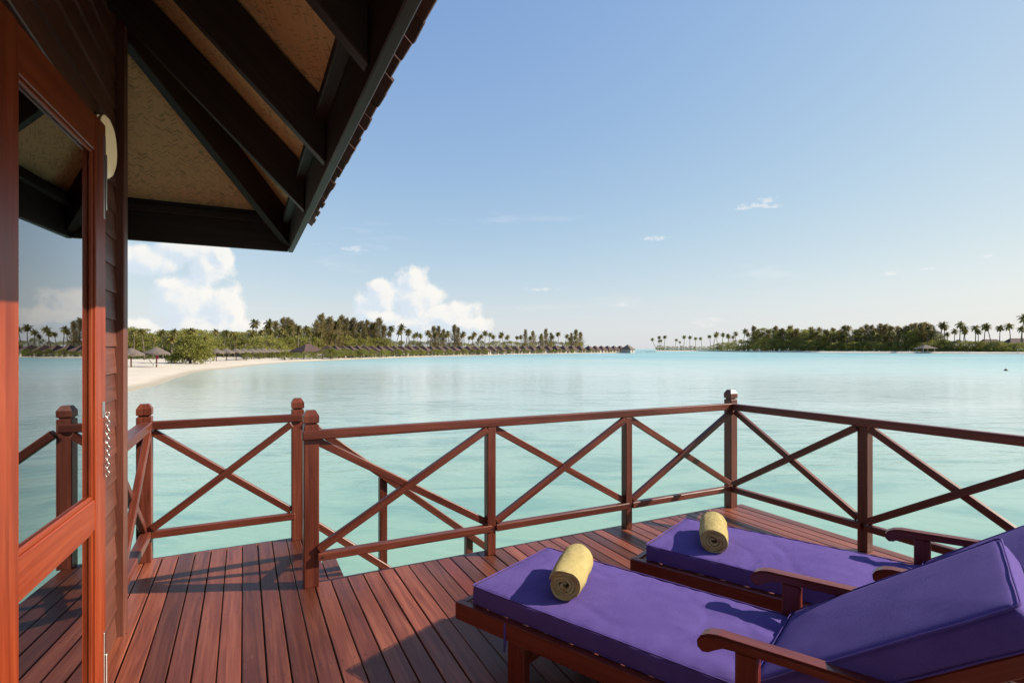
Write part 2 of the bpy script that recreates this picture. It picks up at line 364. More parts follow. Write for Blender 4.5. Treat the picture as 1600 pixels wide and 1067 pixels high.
def tube(pts, radii, n=8, caps=True):
    V, F = [], []
    for i, p in enumerate(pts):
        a = Vector(pts[max(i-1, 0)]); b = Vector(pts[min(i+1, len(pts)-1)]); d = (b-a).normalized()
        q = d.orthogonal().normalized() if i == 0 else (q - d*q.dot(d)).normalized()
        r = q.cross(d)
        for k in range(n):
            a_ = 2*math.pi*k/n; V.append(Vector(p)+(q*math.cos(a_)+r*math.sin(a_))*radii[i])
    for i in range(len(pts)-1):
        for k in range(n): F.append((i*n+k, i*n+(k+1) % n, (i+1)*n+(k+1) % n, (i+1)*n+k))
    if caps: F.append(tuple(range(n))[::-1]); F.append(tuple(range((len(pts)-1)*n, len(pts)*n)))
    return V, F
def copy_tree(o, M, parent=None):
    c = o.copy(); COL.objects.link(c); c.parent = parent
    if parent is None: c.matrix_local = M
    for ch in o.children:
        copy_tree_child(ch, c)
    return c
def copy_tree_child(o, parent):
    c = o.copy(); COL.objects.link(c); c.parent = parent
    for ch in o.children: copy_tree_child(ch, c)
ONES = ['', 'first', 'second', 'third', 'fourth', 'fifth', 'sixth', 'seventh', 'eighth', 'ninth', 'tenth', 'eleventh', 'twelfth', 'thirteenth', 'fourteenth', 'fifteenth', 'sixteenth', 'seventeenth', 'eighteenth', 'nineteenth']
TENS = {2: 'twent', 3: 'thirt', 4: 'fort', 5: 'fift', 6: 'sixt', 7: 'sevent', 8: 'eight', 9: 'ninet'}
def ordn(n):
    if n < 20: return ONES[n]
    return TENS[n//10]+'ieth' if n % 10 == 0 else TENS[n//10]+'y-'+ONES[n % 10]

SEA = -1.4
# ------------------------------------------------------------------ water
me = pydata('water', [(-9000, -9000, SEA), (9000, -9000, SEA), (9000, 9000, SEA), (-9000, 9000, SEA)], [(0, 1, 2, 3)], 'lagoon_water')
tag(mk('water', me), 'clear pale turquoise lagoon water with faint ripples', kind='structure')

# ------------------------------------------------------------------ land
def lerp_tab(tab, u):
    if u <= tab[0][0]: return tab[0][1]
    for (a, b), (c, d) in zip(tab, tab[1:]):
        if u <= c: return b+(d-b)*(u-a)/(c-a)
    return tab[-1][1]
SHORE_L = [(197, 612), (248, 600), (278, 589), (308, 580.6), (332, 577.8), (359, 575.6), (400, 570.5), (440, 566.9), (500, 564), (560, 561.5), (627, 559), (700, 556.8), (740, 556), (800, 554), (870, 552.8), (950, 551.7), (986, 551.4)]
DL = [(u, FPX*2.8/(v-HOR)) for u, v in SHORE_L]
def shoreL(u): return lerp_tab(DL, u)
SHORE_R = [(1026, 548.7), (1090, 548.9), (1160, 549.7), (1200, 550.2), (1280, 550.9), (1360, 551.4), (1440, 552), (1520, 552.6), (1600, 553.2), (1720, 554.2)]
DR = [(u, FPX*2.8/(v-HOR)) for u, v in SHORE_R]
def shoreR(u): return lerp_tab(DR, u)
def strip_land(name, pts, offs, label):
    V, F = [], []; n = len(offs)
    for i, p in enumerate(pts):
        for (o, z) in offs:
            q = p + Vector((o.x, o.y, 0))
            wob = noise.noise(Vector((q.x*.12, q.y*.12, 0)))*.10 if z > -1.3 else noise.noise(Vector((q.x*.3, q.y*.3, 3)))*.02
            V.append((q.x, q.y, z+wob))
    for i in range(len(pts)-1):
        for k in range(n-1): F.append((i*n+k, i*n+k+1, (i+1)*n+k+1, (i+1)*n+k))
    me = pydata(name, V, F, 'sand', True); return tag(mk(name, me), label, kind='structure')
pl = [Vector((-60, -40, 0)), Vector((-26, 0, 0)), Vector((-13, 22, 0)), Vector((-8.6, 33, 0))]
us = sorted(set([197+i*6 for i in range(132)]))
for u in us: p = at_depth(u, shoreL(u), 0); pl.append(Vector((p.x, p.y, 0)))
nd = Vector((-.80, .60))
strip_land('beach', pl, [(nd*-4, -1.75), (nd*-1, -1.47), (nd*.6, -1.33), (nd*2.5, -1.15), (nd*6, -.95), (nd*12, -.82), (nd*30, -.7), (nd*70, -.65), (nd*160, -.6)], 'curving white sand beach of the palm island')
pr = [at_depth(u, shoreR(u), 0) for u in range(1026, 1740, 12)]
nr = Vector((.45, .89))
strip_land('sandbank', pr, [(nr*-3, -1.6), (nr*.5, -1.30), (nr*4, -.95), (nr*10, -.45), (nr*40, -.35), (nr*120, -.35)], 'thin pale sand shore of the distant island')

# ------------------------------------------------------------------ deck
deck = tag(empty('deck', (1.5, 1.5, 0)), 'reddish brown timber plank deck built over the lagoon', kind='structure')
PITCH = .096; GAP = .0055; T = .028
x = -.487-PITCH*2; i = 0; SCREWS = []
while x < 3.93:
    rj = random.Random(i*13+1); gl_, gr_ = rj.uniform(.0018, .0042), rj.uniform(.0018, .0042)
    x0, x1 = x+gl_, x+PITCH-gr_
    y1 = 4.275 if x < .36 else 3.40
    y0 = 3.20 if x1 < -.52 else -.7
    rr = random.Random(i*7+3)
    cuts = [y0]
    if y1-y0 > 3 and i % 3 == 1: cuts.append([1.62, 2.2, 1.05][(i//3) % 3] if y1 < 3.5 else 2.2)
    cuts.append(y1 + rr.uniform(-.004, .004))
    for a, b_ in zip(cuts, cuts[1:]):
        dz = rr.uniform(-.0012, .0012)
        box('plank', (x0+rr.uniform(-.001, .001), a+.0015, -T+dz), (x1+rr.uniform(-.001, .001), b_-.0015, dz), 'deck_wood', deck, .003, 1)
    for yj in (-.3, .4, 1.1, 1.8, 2.5, 3.2, 4.05):
        if y0 < yj < y1:
            for f in (.24, .76): SCREWS.append((x0+(x1-x0)*f+rr.uniform(-.003, .003), yj+rr.uniform(-.006, .006)))
    x += PITCH; i += 1
V, F = [], []
for sx, sy in SCREWS:
    n = len(V); V += [(sx+.0042*math.cos(k*math.pi/3), sy+.0042*math.sin(k*math.pi/3), .0016) for k in range(6)]; F.append(tuple(range(n, n+6)))
tag(mk('screw_heads', pydata('screw_heads', V, F, 'dark_metal'), Matrix(), deck), kind='stuff')
box('gap_shade_sheet', (-.62, -.7, -.060), (3.92, 3.395, -.040), 'beam_wood', deck, .002, 0)  # dark sheets added under the planks to give the gaps their shade
box('gap_shade_sheet', (-.66, 3.40, -.060), (.38, 4.27, -.040), 'beam_wood', deck, .002, 0)
box('edge_board', (.405, 3.408, -.17), (3.97, 3.432, -.006), 'deck_wood', deck, .003, 0)
box('edge_board', (-.70, 4.283, -.17), (.40, 4.307, -.006), 'deck_wood', deck, .003, 0)
box('edge_board', (3.935, -.7, -.17), (3.96, 3.405, -.006), 'deck_wood', deck, .003, 1)
for yy in (-.3, .4, 1.1, 1.8, 2.5, 3.2): box('joist', (-.62, yy-.03, -.18), (3.92, yy+.03, -.062), 'beam_wood', deck, .004, 0)
box('joist', (-.66, 4.02, -.18), (.37, 4.08, -.062), 'beam_wood', deck, .004, 0)
for px_ in (.1, 2.0, 3.75):
    for py in (.2, 3.1): box('support_post', (px_-.08, py-.08, -3.0), (px_+.08, py+.08, -.19), 'beam_wood', deck, .01, 2)
box('support_post', (-.5, 3.95, -3.0), (-.34, 4.11, -.19), 'beam_wood', deck, .01, 2)

# ------------------------------------------------------------------ railings
RT = .924; RH = .055; RW = .056; BB = .158; BT = .205
def capped_post(name, x, y, parent, w=.085, top=1.038, z0=0.0):
    h = w/2; g = h-.012
    prof = [(z0, h-.002), (z0+.004, h), (RT+.026, h), (RT+.030, h-.004), (RT+.0305, g), (RT+.0400, g), (RT+.0405, h-.004), (RT+.0445, h), (top-.031, h), (top-.002, h*.60), (top, h*.56)]
    V, F = [], []
    for z, r in prof: V += [(r, r, z), (-r, r, z), (-r, -r, z), (r, -r, z)]
    for i in range(len(prof)-1):
        for k in range(4): F.append((i*4+k, i*4+(k+1) % 4, i*4+4+(k+1) % 4, i*4+4+k))
    F.append((3, 2, 1, 0)); n = len(prof)*4; F.append((n-4, n-3, n-2, n-1))
    # lay the mesh along local x so that the grain runs up the post
    V = [(v[2], v[1], -v[0]) for v in V]
    bm = bmesh.new(); vs = [bm.verts.new(v) for v in V]
    for f in F: bm.faces.new([vs[i] for i in f])
    long = [e_ for e_ in bm.edges if abs(e_.verts[0].co.x-e_.verts[1].co.x) > .2]
    bmesh.ops.bevel(bm, geom=long, offset=.004, segments=1, affect='EDGES')
    me = bpy.data.meshes.new('post'); bm.to_mesh(me); bm.free(); me.materials.append(MATS['rail_wood'])
    return mk(name, me, Matrix.Translation((x, y, 0)) @ Matrix.Rotation(R(-90), 4, 'Y'), parent)
def bay(root, a, b, fd, zb=BT, zt=RT-RH):
    """crossed braces between two posts; a, b = (x, y) of the post faces, fd = unit vector towards the deck"""
    a, b = Vector((*a, 0)), Vector((*b, 0)); f = Vector((*fd, 0))
    bar('brace', a+f*.013+Vector((0, 0, zb+.015)), b+f*.013+Vector((0, 0, zt-.015)), .038, .046, 'rail_wood', root, ch=.004)
    bar('brace', a-f*.013+Vector((0, 0, zt-.015)), b-f*.013+Vector((0, 0, zb+.015)), .038, .046, 'rail_wood', root, ch=.004)

XA, XB, Y1 = .357, 3.853, 3.372
XP = [XA, 1.508, 2.682, XB]
fr = tag(empty('deck_railing', (1.9, Y1, 0)), 'long wooden railing with three crossed panels along the front edge of the deck', 'railing', 'deck railings')
capped_post('post', XA, Y1, fr)
capped_post('post', XB+.02, Y1+.01, fr, .08)
for xp in XP[1:3]: box('post', (xp-.031, Y1-.062, 0), (xp+.031, Y1, RT-RH-.001), 'rail_wood', fr, .004, 2)
YR = Y1-.035
bar('top_rail', (XA-.052, YR, RT-RH/2), (XB+.01, YR, RT-RH/2), RW, RH, 'rail_wood', fr, ch=.005)
for a, b_ in zip(XP, XP[1:]):
    bar('bottom_rail', (a+.03, YR-.012, (BB+BT)/2), (b_-(.0 if b_ != XB else .0), YR-.012, (BB+BT)/2), .05, BT-BB, 'rail_wood', fr, ch=.005)
    bay(fr, (a+.035, YR+.004), (b_-.03, YR+.004), (0, -1))
for xp in XP[1:3]+[XA+.06]:
    V, F = tube([(xp, YR-.0365, (BB+BT)/2), (xp, YR-.0395, (BB+BT)/2)], [.006, .006], 8); mk('bolt', pydata('bolt', V, F, 'dark_metal'), Matrix(), fr)

rr_ = tag(empty('deck_railing', (XB, 1.7, 0)), 'dark wooden railing with crossed panels on the right side of the deck behind the loungers', 'railing', 'deck railings')
XRR = XB-.030
YP = [Y1-.03, 2.219, 1.10, 0.0]
for yp in YP[1:3]: box('post', (XB-.034, yp-.034, 0), (XB+.034, yp+.034, RT-RH-.001), 'rail_wood', rr_, .004, 2)
capped_post('post', XB+.02, YP[3], rr_, .08)
bar('top_rail', (XRR, YP[0]-.034, RT-RH/2-.001), (XRR, YP[3]-.05, RT-RH/2-.001), RW, RH, 'rail_wood', rr_, ch=.005)
for a, b_ in zip(YP, YP[1:]):
    bar('bottom_rail', (XRR-.012, a-.03, (BB+BT)/2-.002), (XRR-.012, b_, (BB+BT)/2-.002), .05, BT-BB, 'rail_wood', rr_, ch=.005)
    bay(rr_, (XRR+.004, a-.04), (XRR+.004, b_+.034), (-1, 0))

YL, XL = 4.245, -.583
lr = tag(empty('deck_railing', (-.1, YL, 0)), 'short railing with one crossed panel across the far end beside the stair', 'railing', 'deck railings')
capped_post('post', XL, YL, lr); capped_post('post', XA, YL, lr)
bar('top_rail', (XL+.04, YL-.032, RT-RH/2), (XA+.03, YL-.032, RT-RH/2), RW, RH, 'rail_wood', lr, ch=.005)
bar('bottom_rail', (XL+.04, YL-.034, (BB+BT)/2), (XA-.02, YL-.034, (BB+BT)/2), .05, BT-BB, 'rail_wood', lr, ch=.005)
bay(lr, (XL+.045, YL-.030), (XA-.045, YL-.030), (0, -1))
sr = tag(empty('deck_railing', (XL, 3.75, 0)), 'narrow railing panel running from the villa corner to the left end post', 'railing', 'deck railings')
bar('top_rail', (XL+.012, 3.276, RT-RH/2-.001), (XL+.012, YL-.045, RT-RH/2-.001), RW+.02, RH, 'rail_wood', sr, ch=.005)
bar('bottom_rail', (XL+.012, 3.276, (BB+BT)/2-.001), (XL+.012, YL-.045, (BB+BT)/2-.001), .06, BT-BB, 'rail_wood', sr, ch=.005)
bay(sr, (XL+.012, 3.276), (XL+.012, YL-.048), (1, 0))

# ------------------------------------------------------------------ stair down to the water
stt = tag(empty('staircase', (.9, 3.85, SEA)), 'wooden stair with sloping handrail leading down from the deck to the water', 'stairs')
SL = -.80
def hz(xx, z0, x0=.36): return z0+SL*(xx-x0)
x1 = 1.98
for k in range(6):
    zt = -.172*(k+1)
    for j in range(2):
        xa = .412+.215*k+j*.108
        box('tread', (xa, 3.452, zt-.028), (xa+.103, 4.185, zt), 'deck_wood', stt, .003, 1)
for yy in (3.478, 4.21): bar('stringer', (.42, yy, hz(.42, -.20)), (x1, yy, hz(x1, -.20)), .04, .17, 'rail_wood', stt)
bar('handrail', (.41, YL-.03, hz(.41, .905)), (2.15, YL-.03, hz(2.15, .905)), .055, .055, 'rail_wood', stt, ch=.005)
bar('lower_rail', (.405, YL-.03, hz(.405, .195)), (2.15, YL-.03, hz(2.15, .195)), .04, .05, 'rail_wood', stt, ch=.005)
for xx in (.985, 1.715): box('post', (xx-.03, YL-.031, hz(xx, -.30)), (xx+.03, YL+.029, hz(xx, .885)), 'rail_wood', stt, .004, 2)

# ------------------------------------------------------------------ the villa: wall, door, roof
villa = tag(empty('villa', (-1.2, 2.2, 0)), 'dark timber overwater villa with deep eaves and a glazed door at left', 'building')
WX = -.555
# structural wall backing as closed prisms
def prisms(boxes, name, mat, parent):
    V, F = [], []
    for lo, hi in boxes:
        n = len(V)
        for k in range(8): V.append(((lo, hi)[k & 1][0], (lo, hi)[(k >> 1) & 1][1], (lo, hi)[(k >> 2) & 1][2]))
        F += [tuple(n+i for i in f) for f in ((0, 2, 3, 1), (4, 5, 7, 6), (0, 1, 5, 4), (2, 6, 7, 3), (0, 4, 6, 2), (1, 3, 7, 5))]
    return mk(name, pydata(name, V, F, mat), Matrix(), parent)
DY0, DY1, DZ = 1.60, 2.44, 2.26
wall = prisms([((WX-.10, DY1, -.1), (WX-.012, 3.19, 3.18)), ((WX-.10, -1.2, DZ+.003), (WX-.012, DY1-.002, 3.18)), ((WX-.10, -1.2, -.1), (WX-.012, DY0, DZ)),
               ((-4.2, 3.17, -.1), (WX-.102, 3.255, 3.0))], 'wall', 'wall_wood', villa)
EXPO = .1276; nrow = 25
def clap(y0, y1, z0):
    L = y1-y0; h = EXPO+.014
    # wedge section: thick at the bottom; local x along the board
    sec = [(.0, .0), (-.017, .0), (-.017, .004), (-.0060, h), (.0, h)]
    V = [(s*L/2, p[0], p[1]) for s in (-1, 1) for p in sec]
    F = [(0, 1, 2, 3, 4), (9, 8, 7, 6, 5)] + [(k, 5+k, 5+(k+1) % 5, (k+1) % 5) for k in range(5)]
    key = ('clap', round(L, 3))
    if key not in CB: CB[key] = pydata('clapboard', V, F, 'wall_wood')
    return mk('clapboard', CB[key], Matrix.Translation((WX-.0115, (y0+y1)/2, z0)) @ Matrix.Rotation(R(90), 4, 'Z'), wall)
for k in range(nrow):
    z0 = .02+k*EXPO-.012
    if z0+EXPO < DZ+.08: clap(2.475, 3.18, z0)
    else: clap(-.9, 3.18, z0)
box('corner_post', (WX-.09, 3.182, -.02), (-.520, 3.274, 3.12), 'wall_wood', villa, .004, 2)
# door frame
box('door_frame', (WX-.06, DY1+.001, -.02), (WX+.014, 2.473, DZ+.03), 'door_wood', villa, .004, 2)
box('door_frame', (WX-.06, .9, DZ+.032), (WX+.018, 2.473, DZ+.085), 'wall_wood', villa, .004, 1)
# room behind
V, F = [], []
def quad(a, b, c, d):
    n = len(V); V.extend([a, b, c, d]); F.append((n, n+1, n+2, n+3))
rx0, rx1, ry0, ry1, rz1 = -4.0, WX-.105, -1.2, 3.16, 2.7
quad((rx0, ry0, -.02), (rx1, ry0, -.02), (rx1, ry1, -.02), (rx0, ry1, -.02)); quad((rx0, ry0, rz1), (rx0, ry1, rz1), (rx1, ry1, rz1), (rx1, ry0, rz1))
quad((rx0, ry0, -.02), (rx0, ry1, -.02), (rx0, ry1, rz1), (rx0, ry0, rz1)); quad((rx0, ry0, -.02), (rx0, ry0, rz1), (rx1, ry0, rz1), (rx1, ry0, -.02)); quad((rx0, ry1, -.02), (rx1, ry1, -.02), (rx1, ry1, rz1), (rx0, ry1, rz1))
mk('room', pydata('room', V, F, 'room_dark'), Matrix(), villa)
V, F = [], []; nc = 90
for k in range(nc+1):
    y = 1.50+(2.18-1.50)*k/nc; xx = WX-.19+.028*math.sin(k*.75+.6*math.sin(k*.21))
    V += [(xx, y, .02), (xx, y, 2.22)]
for k in range(nc): F.append((2*k, 2*k+2, 2*k+3, 2*k+1))
cu = pydata('curtain', V, F, 'curtain_cloth', True); mk('curtain', cu, Matrix(), villa)

# the door leaf, swung a few degrees off the wall
dd = Vector((.0741, .99725, 0)); dn = Vector((.99725, -.0741, 0)); D0 = Vector((-.5053, 1.632, 0))
DM = Matrix.Translation(D0) @ Matrix((dd, -dn, Vector((0, 0, 1)))).transposed().to_4x4()   # local x along leaf, -y outwards
door = bpy.data.objects.new('door', None); door.empty_display_size = .1; place(door, DM, villa)
door['label'] = 'varnished orange-brown glazed door standing ajar'
def dbox(name, x0, x1, y0, y1, z0, z1, mat, ch=.003):
    d = (x1-x0, y1-y0, z1-z0); c = Vector(((x0+x1)/2, (y0+y1)/2, (z0+z1)/2))
    if d[2] > d[0] and d[2] > d[1]: return mk(name, cbox(d[2], d[1], d[0], mat, ch), DM @ Matrix.Translation(c) @ Matrix.Rotation(R(-90), 4, 'Y'), door)
    return mk(name, cbox(*d, mat, ch), DM @ Matrix.Translation(c), door)
ST = .104; DW = .773
dbox('stile', 0, ST, 0, .042, .012, 2.212, 'door_wood'); dbox('stile', DW-ST, DW, 0, .042, .012, 2.212, 'door_wood')
dbox('top_rail', ST, DW-ST, .0025, .040, 2.085, 2.2095, 'door_wood'); dbox('middle_rail', ST, DW-ST, .0025, .040, .775, .880, 'door_wood'); dbox('bottom_rail', ST, DW-ST, .0025, .040, .0145, .20, 'door_wood')
for z0, z1 in ((.20, .775), (.88, 2.085)):
    dbox('pane', ST+.001, DW-ST-.001, .020, .025, z0+.001, z1-.001, 'door_glass', 0)
    for nm, a in (('glazing_bead', (ST+.0005, ST+.012, .008, .019, z0+.0005, z1-.0005)), ('glazing_bead', (DW-ST-.012, DW-ST-.0005, .008, .019, z0+.0005, z1-.0005)),
                  ('glazing_bead', (ST+.0125, DW-ST-.0125, .008, .019, z0+.0005, z0+.014)), ('glazing_bead', (ST+.0125, DW-ST-.0125, .008, .019, z1-.012, z1-.0005))):
        dbox(nm, *a, 'door_wood', .002)
dbox('bolt_plate', DW-.026, DW-.008, -.003, .0015, 1.87, 2.17, 'steel', .001); dbox('bolt_plate', DW-.026, DW-.008, -.003, .0015, .06, .38, 'steel', .001)
dbox('bolt_slide', DW-.021, DW-.013, -.009, -.003, 1.90, 2.10, 'steel', .002); dbox('bolt_slide', DW-.021, DW-.013, -.009, -.003, .10, .30, 'steel', .002)
dbox('chain_plate', DW-.046, DW-.022, -.004, .0015, 1.155, 1.212, 'steel', .001)
# chain: interlinked oval rings
V, F = [], []
for k in range(15):
    zc = 1.163-.0152*k; tw = 0 if k % 2 else 1
    ring = []
    for a in range(10):
        t_ = 2*math.pi*a/10; ring.append((math.cos(t_)*.0062, math.sin(t_)*.0108))
    n0 = len(V)
    for a in range(10):
        cx, cz = ring[a]; q = Vector((cx, 0, cz)).normalized()
        for s in range(5):
            t_ = 2*math.pi*s/5; off = q*(math.cos(t_)*.0019)+Vector((0, 1, 0))*(math.sin(t_)*.0019)
            p = Vector((cx, 0, cz))+off
            if tw: p = Vector((p.y, p.x, p.z))
            V.append((DW-.024+p.x+.0025*math.sin(k*.9), -.0115+p.y, zc+p.z))
    for a in range(10):
        for s in range(5): F.append((n0+a*5+s, n0+a*5+(s+1) % 5, n0+((a+1) % 10)*5+(s+1) % 5, n0+((a+1) % 10)*5+s))
mk('chain', pydata('chain', V, F, 'steel', True), DM, door)

# roof
EX, EY, EZ = .318, 4.138, 2.09; RD = .24           # eave corner, vertical rise of the mat above the rafter soffit
roof = empty('roof', (-.5, 2.0, 2.1), 0, villa)
s2 = math.sqrt(.5)
def slab_mesh(name, poly, th, mat):
    n = len(poly); V = [(p[0], p[1], 0) for p in poly]+[(p[0], p[1], th) for p in poly]
    F = [tuple(range(n))[::-1], tuple(range(n, 2*n))]+[(k, (k+1) % n, n+(k+1) % n, n+k) for k in range(n)]
    return pydata(name, V, F, mat)
UP = 2.1
MR = Matrix.Translation((EX, EY, EZ+RD)) @ Matrix((Vector((0, 1, 0)), Vector((-s2, 0, s2)), Vector((s2, 0, s2)))).transposed().to_4x4()
MB_ = Matrix.Translation((EX, EY, EZ+RD)) @ Matrix((Vector((-1, 0, 0)), Vector((0, -s2, s2)), Vector((0, s2, s2)))).transposed().to_4x4()
r2 = math.sqrt(2)
mk('soffit_mat', slab_mesh('soffit_mat', [(-5.4, 0), (0, 0), (-UP, UP*r2), (-5.4, UP*r2)], .014, 'bamboo_mat'), MR, roof)
mk('soffit_mat', slab_mesh('soffit_mat', [(0, 0), (4.6, 0), (4.6, UP*r2), (UP, UP*r2)], .014, 'bamboo_mat'), MB_, roof)
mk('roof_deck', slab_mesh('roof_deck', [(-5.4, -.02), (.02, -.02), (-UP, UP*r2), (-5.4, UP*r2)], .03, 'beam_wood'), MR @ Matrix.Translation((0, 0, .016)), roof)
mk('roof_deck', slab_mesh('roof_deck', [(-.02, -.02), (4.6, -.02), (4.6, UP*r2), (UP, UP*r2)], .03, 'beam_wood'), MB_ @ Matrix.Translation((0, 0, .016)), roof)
RDEP = RD*s2
def rafter(name, a, d, w=.05, dep=RDEP):
    """rafter with a plumb-cut foot; a = foot of its underside, d = direction up the slope"""
    dv = Vector(d).normalized(); side = dv.cross(Vector((0, 0, 1))).normalized(); upv = side.cross(dv)
    L = 2.3; run = dep*dv.z/upv.z
    prof = [(0, 0), (L, 0), (L, dep), (run, dep)]
    V = [(p[0], sgn*w/2, p[1]) for sgn in (-1, 1) for p in prof]
    F = [(0, 1, 2, 3), (7, 6, 5, 4)]+[(k, 4+k, 4+(k+1) % 4, (k+1) % 4) for k in range(4)]
    bm = bmesh.new(); vs = [bm.verts.new(v) for v in V]
    for f in F: bm.faces.new([vs[i] for i in f])
    bmesh.ops.recalc_face_normals(bm, faces=bm.faces); bmesh.ops.bevel(bm, geom=list(bm.edges), offset=.004, segments=1, affect='EDGES')
    me = bpy.data.meshes.new(name); bm.to_mesh(me); bm.free(); me.materials.append(MATS['beam_wood'])
    M = Matrix.Translation(a) @ Matrix((dv, -side, upv)).transposed().to_4x4()
    return mk(name, me, M, roof)
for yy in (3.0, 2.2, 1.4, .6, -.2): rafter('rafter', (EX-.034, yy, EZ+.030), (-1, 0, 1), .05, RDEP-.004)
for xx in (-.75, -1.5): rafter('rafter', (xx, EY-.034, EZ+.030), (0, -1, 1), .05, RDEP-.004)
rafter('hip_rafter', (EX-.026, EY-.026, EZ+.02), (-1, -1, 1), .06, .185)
box('fascia_board', (EX-.032, -1.2, EZ), (EX, EY, EZ+RD+.03), 'beam_wood', roof, .004, 1)
box('fascia_board', (-4.2, EY-.032, EZ+.001), (EX-.034, EY-.001, EZ+RD+.03), 'beam_wood', roof, .004, 0)
bar('ledger', (EX-.055, -1.2, EZ+RD-.035), (EX-.055, EY-.1, EZ+RD-.035), .045, .045, 'beam_wood', roof, ch=.003)
bar('ledger', (-4.0, EY-.055, EZ+RD-.035), (EX-.1, EY-.055, EZ+RD-.035), .045, .045, 'beam_wood', roof, ch=.003)
for (M_, n, sgn) in ((MR, 40, -1), (MB_, 14, 1)):
    for course in range(2):
        for k in range(n):
            rr = random.Random(k*3+course*101+n)
            w = .108; L = .36
            xx = sgn*(k+.5+.45*course)*.114 + (.02 if sgn < 0 else -.02)
            yy = -.112+rr.uniform(-.008, .006)+course*.13
            M2 = M_ @ Matrix.Translation((xx, yy+L/2, .056+course*.018+rr.uniform(0, .004))) @ Matrix.Rotation(R(-2.5+rr.uniform(-1, 1)), 4, 'X') @ Matrix.Rotation(R(90)+R(rr.uniform(-1.5, 1.5)), 4, 'Z')
            mk('shingle', cbox(L, w, .013, 'shingle_wood', .002), M2, roof)

# wall lamp: shallow drum with a domed face
V, F = [], []; prof = [(.0, .128), (.018, .132), (.021, .130), (.032, .120), (.041, .096), (.046, .055), (.0475, .0001)]; ns = 28
for d_, r_ in prof:
    for k in range(ns): a = 2*math.pi*k/ns; V.append((d_, r_*math.cos(a), r_*math.sin(a)))
for i in range(len(prof)-1):
    for k in range(ns): F.append((i*ns+k, i*ns+(k+1) % ns, (i+1)*ns+(k+1) % ns, (i+1)*ns+k))
F.append(tuple(range(ns))[::-1])
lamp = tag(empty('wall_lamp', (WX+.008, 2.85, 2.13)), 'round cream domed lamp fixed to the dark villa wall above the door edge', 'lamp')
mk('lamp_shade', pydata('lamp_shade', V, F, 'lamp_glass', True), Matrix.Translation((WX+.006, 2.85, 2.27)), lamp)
ring = [(WX+.022, 2.85+.133*math.cos(2*math.pi*k/24), 2.27+.133*math.sin(2*math.pi*k/24)) for k in range(25)]
V, F = tube(ring, [.005]*25, 6, False); mk('rim', pydata('rim', V, F, 'steel', True), Matrix(), lamp)
V, F = tube([(WX-.004, 2.85, 2.27), (WX+.0065, 2.85, 2.27)], [.138, .138], 28); mk('back_plate', pydata('back_plate', V, F, 'beam_wood'), Matrix(), lamp)

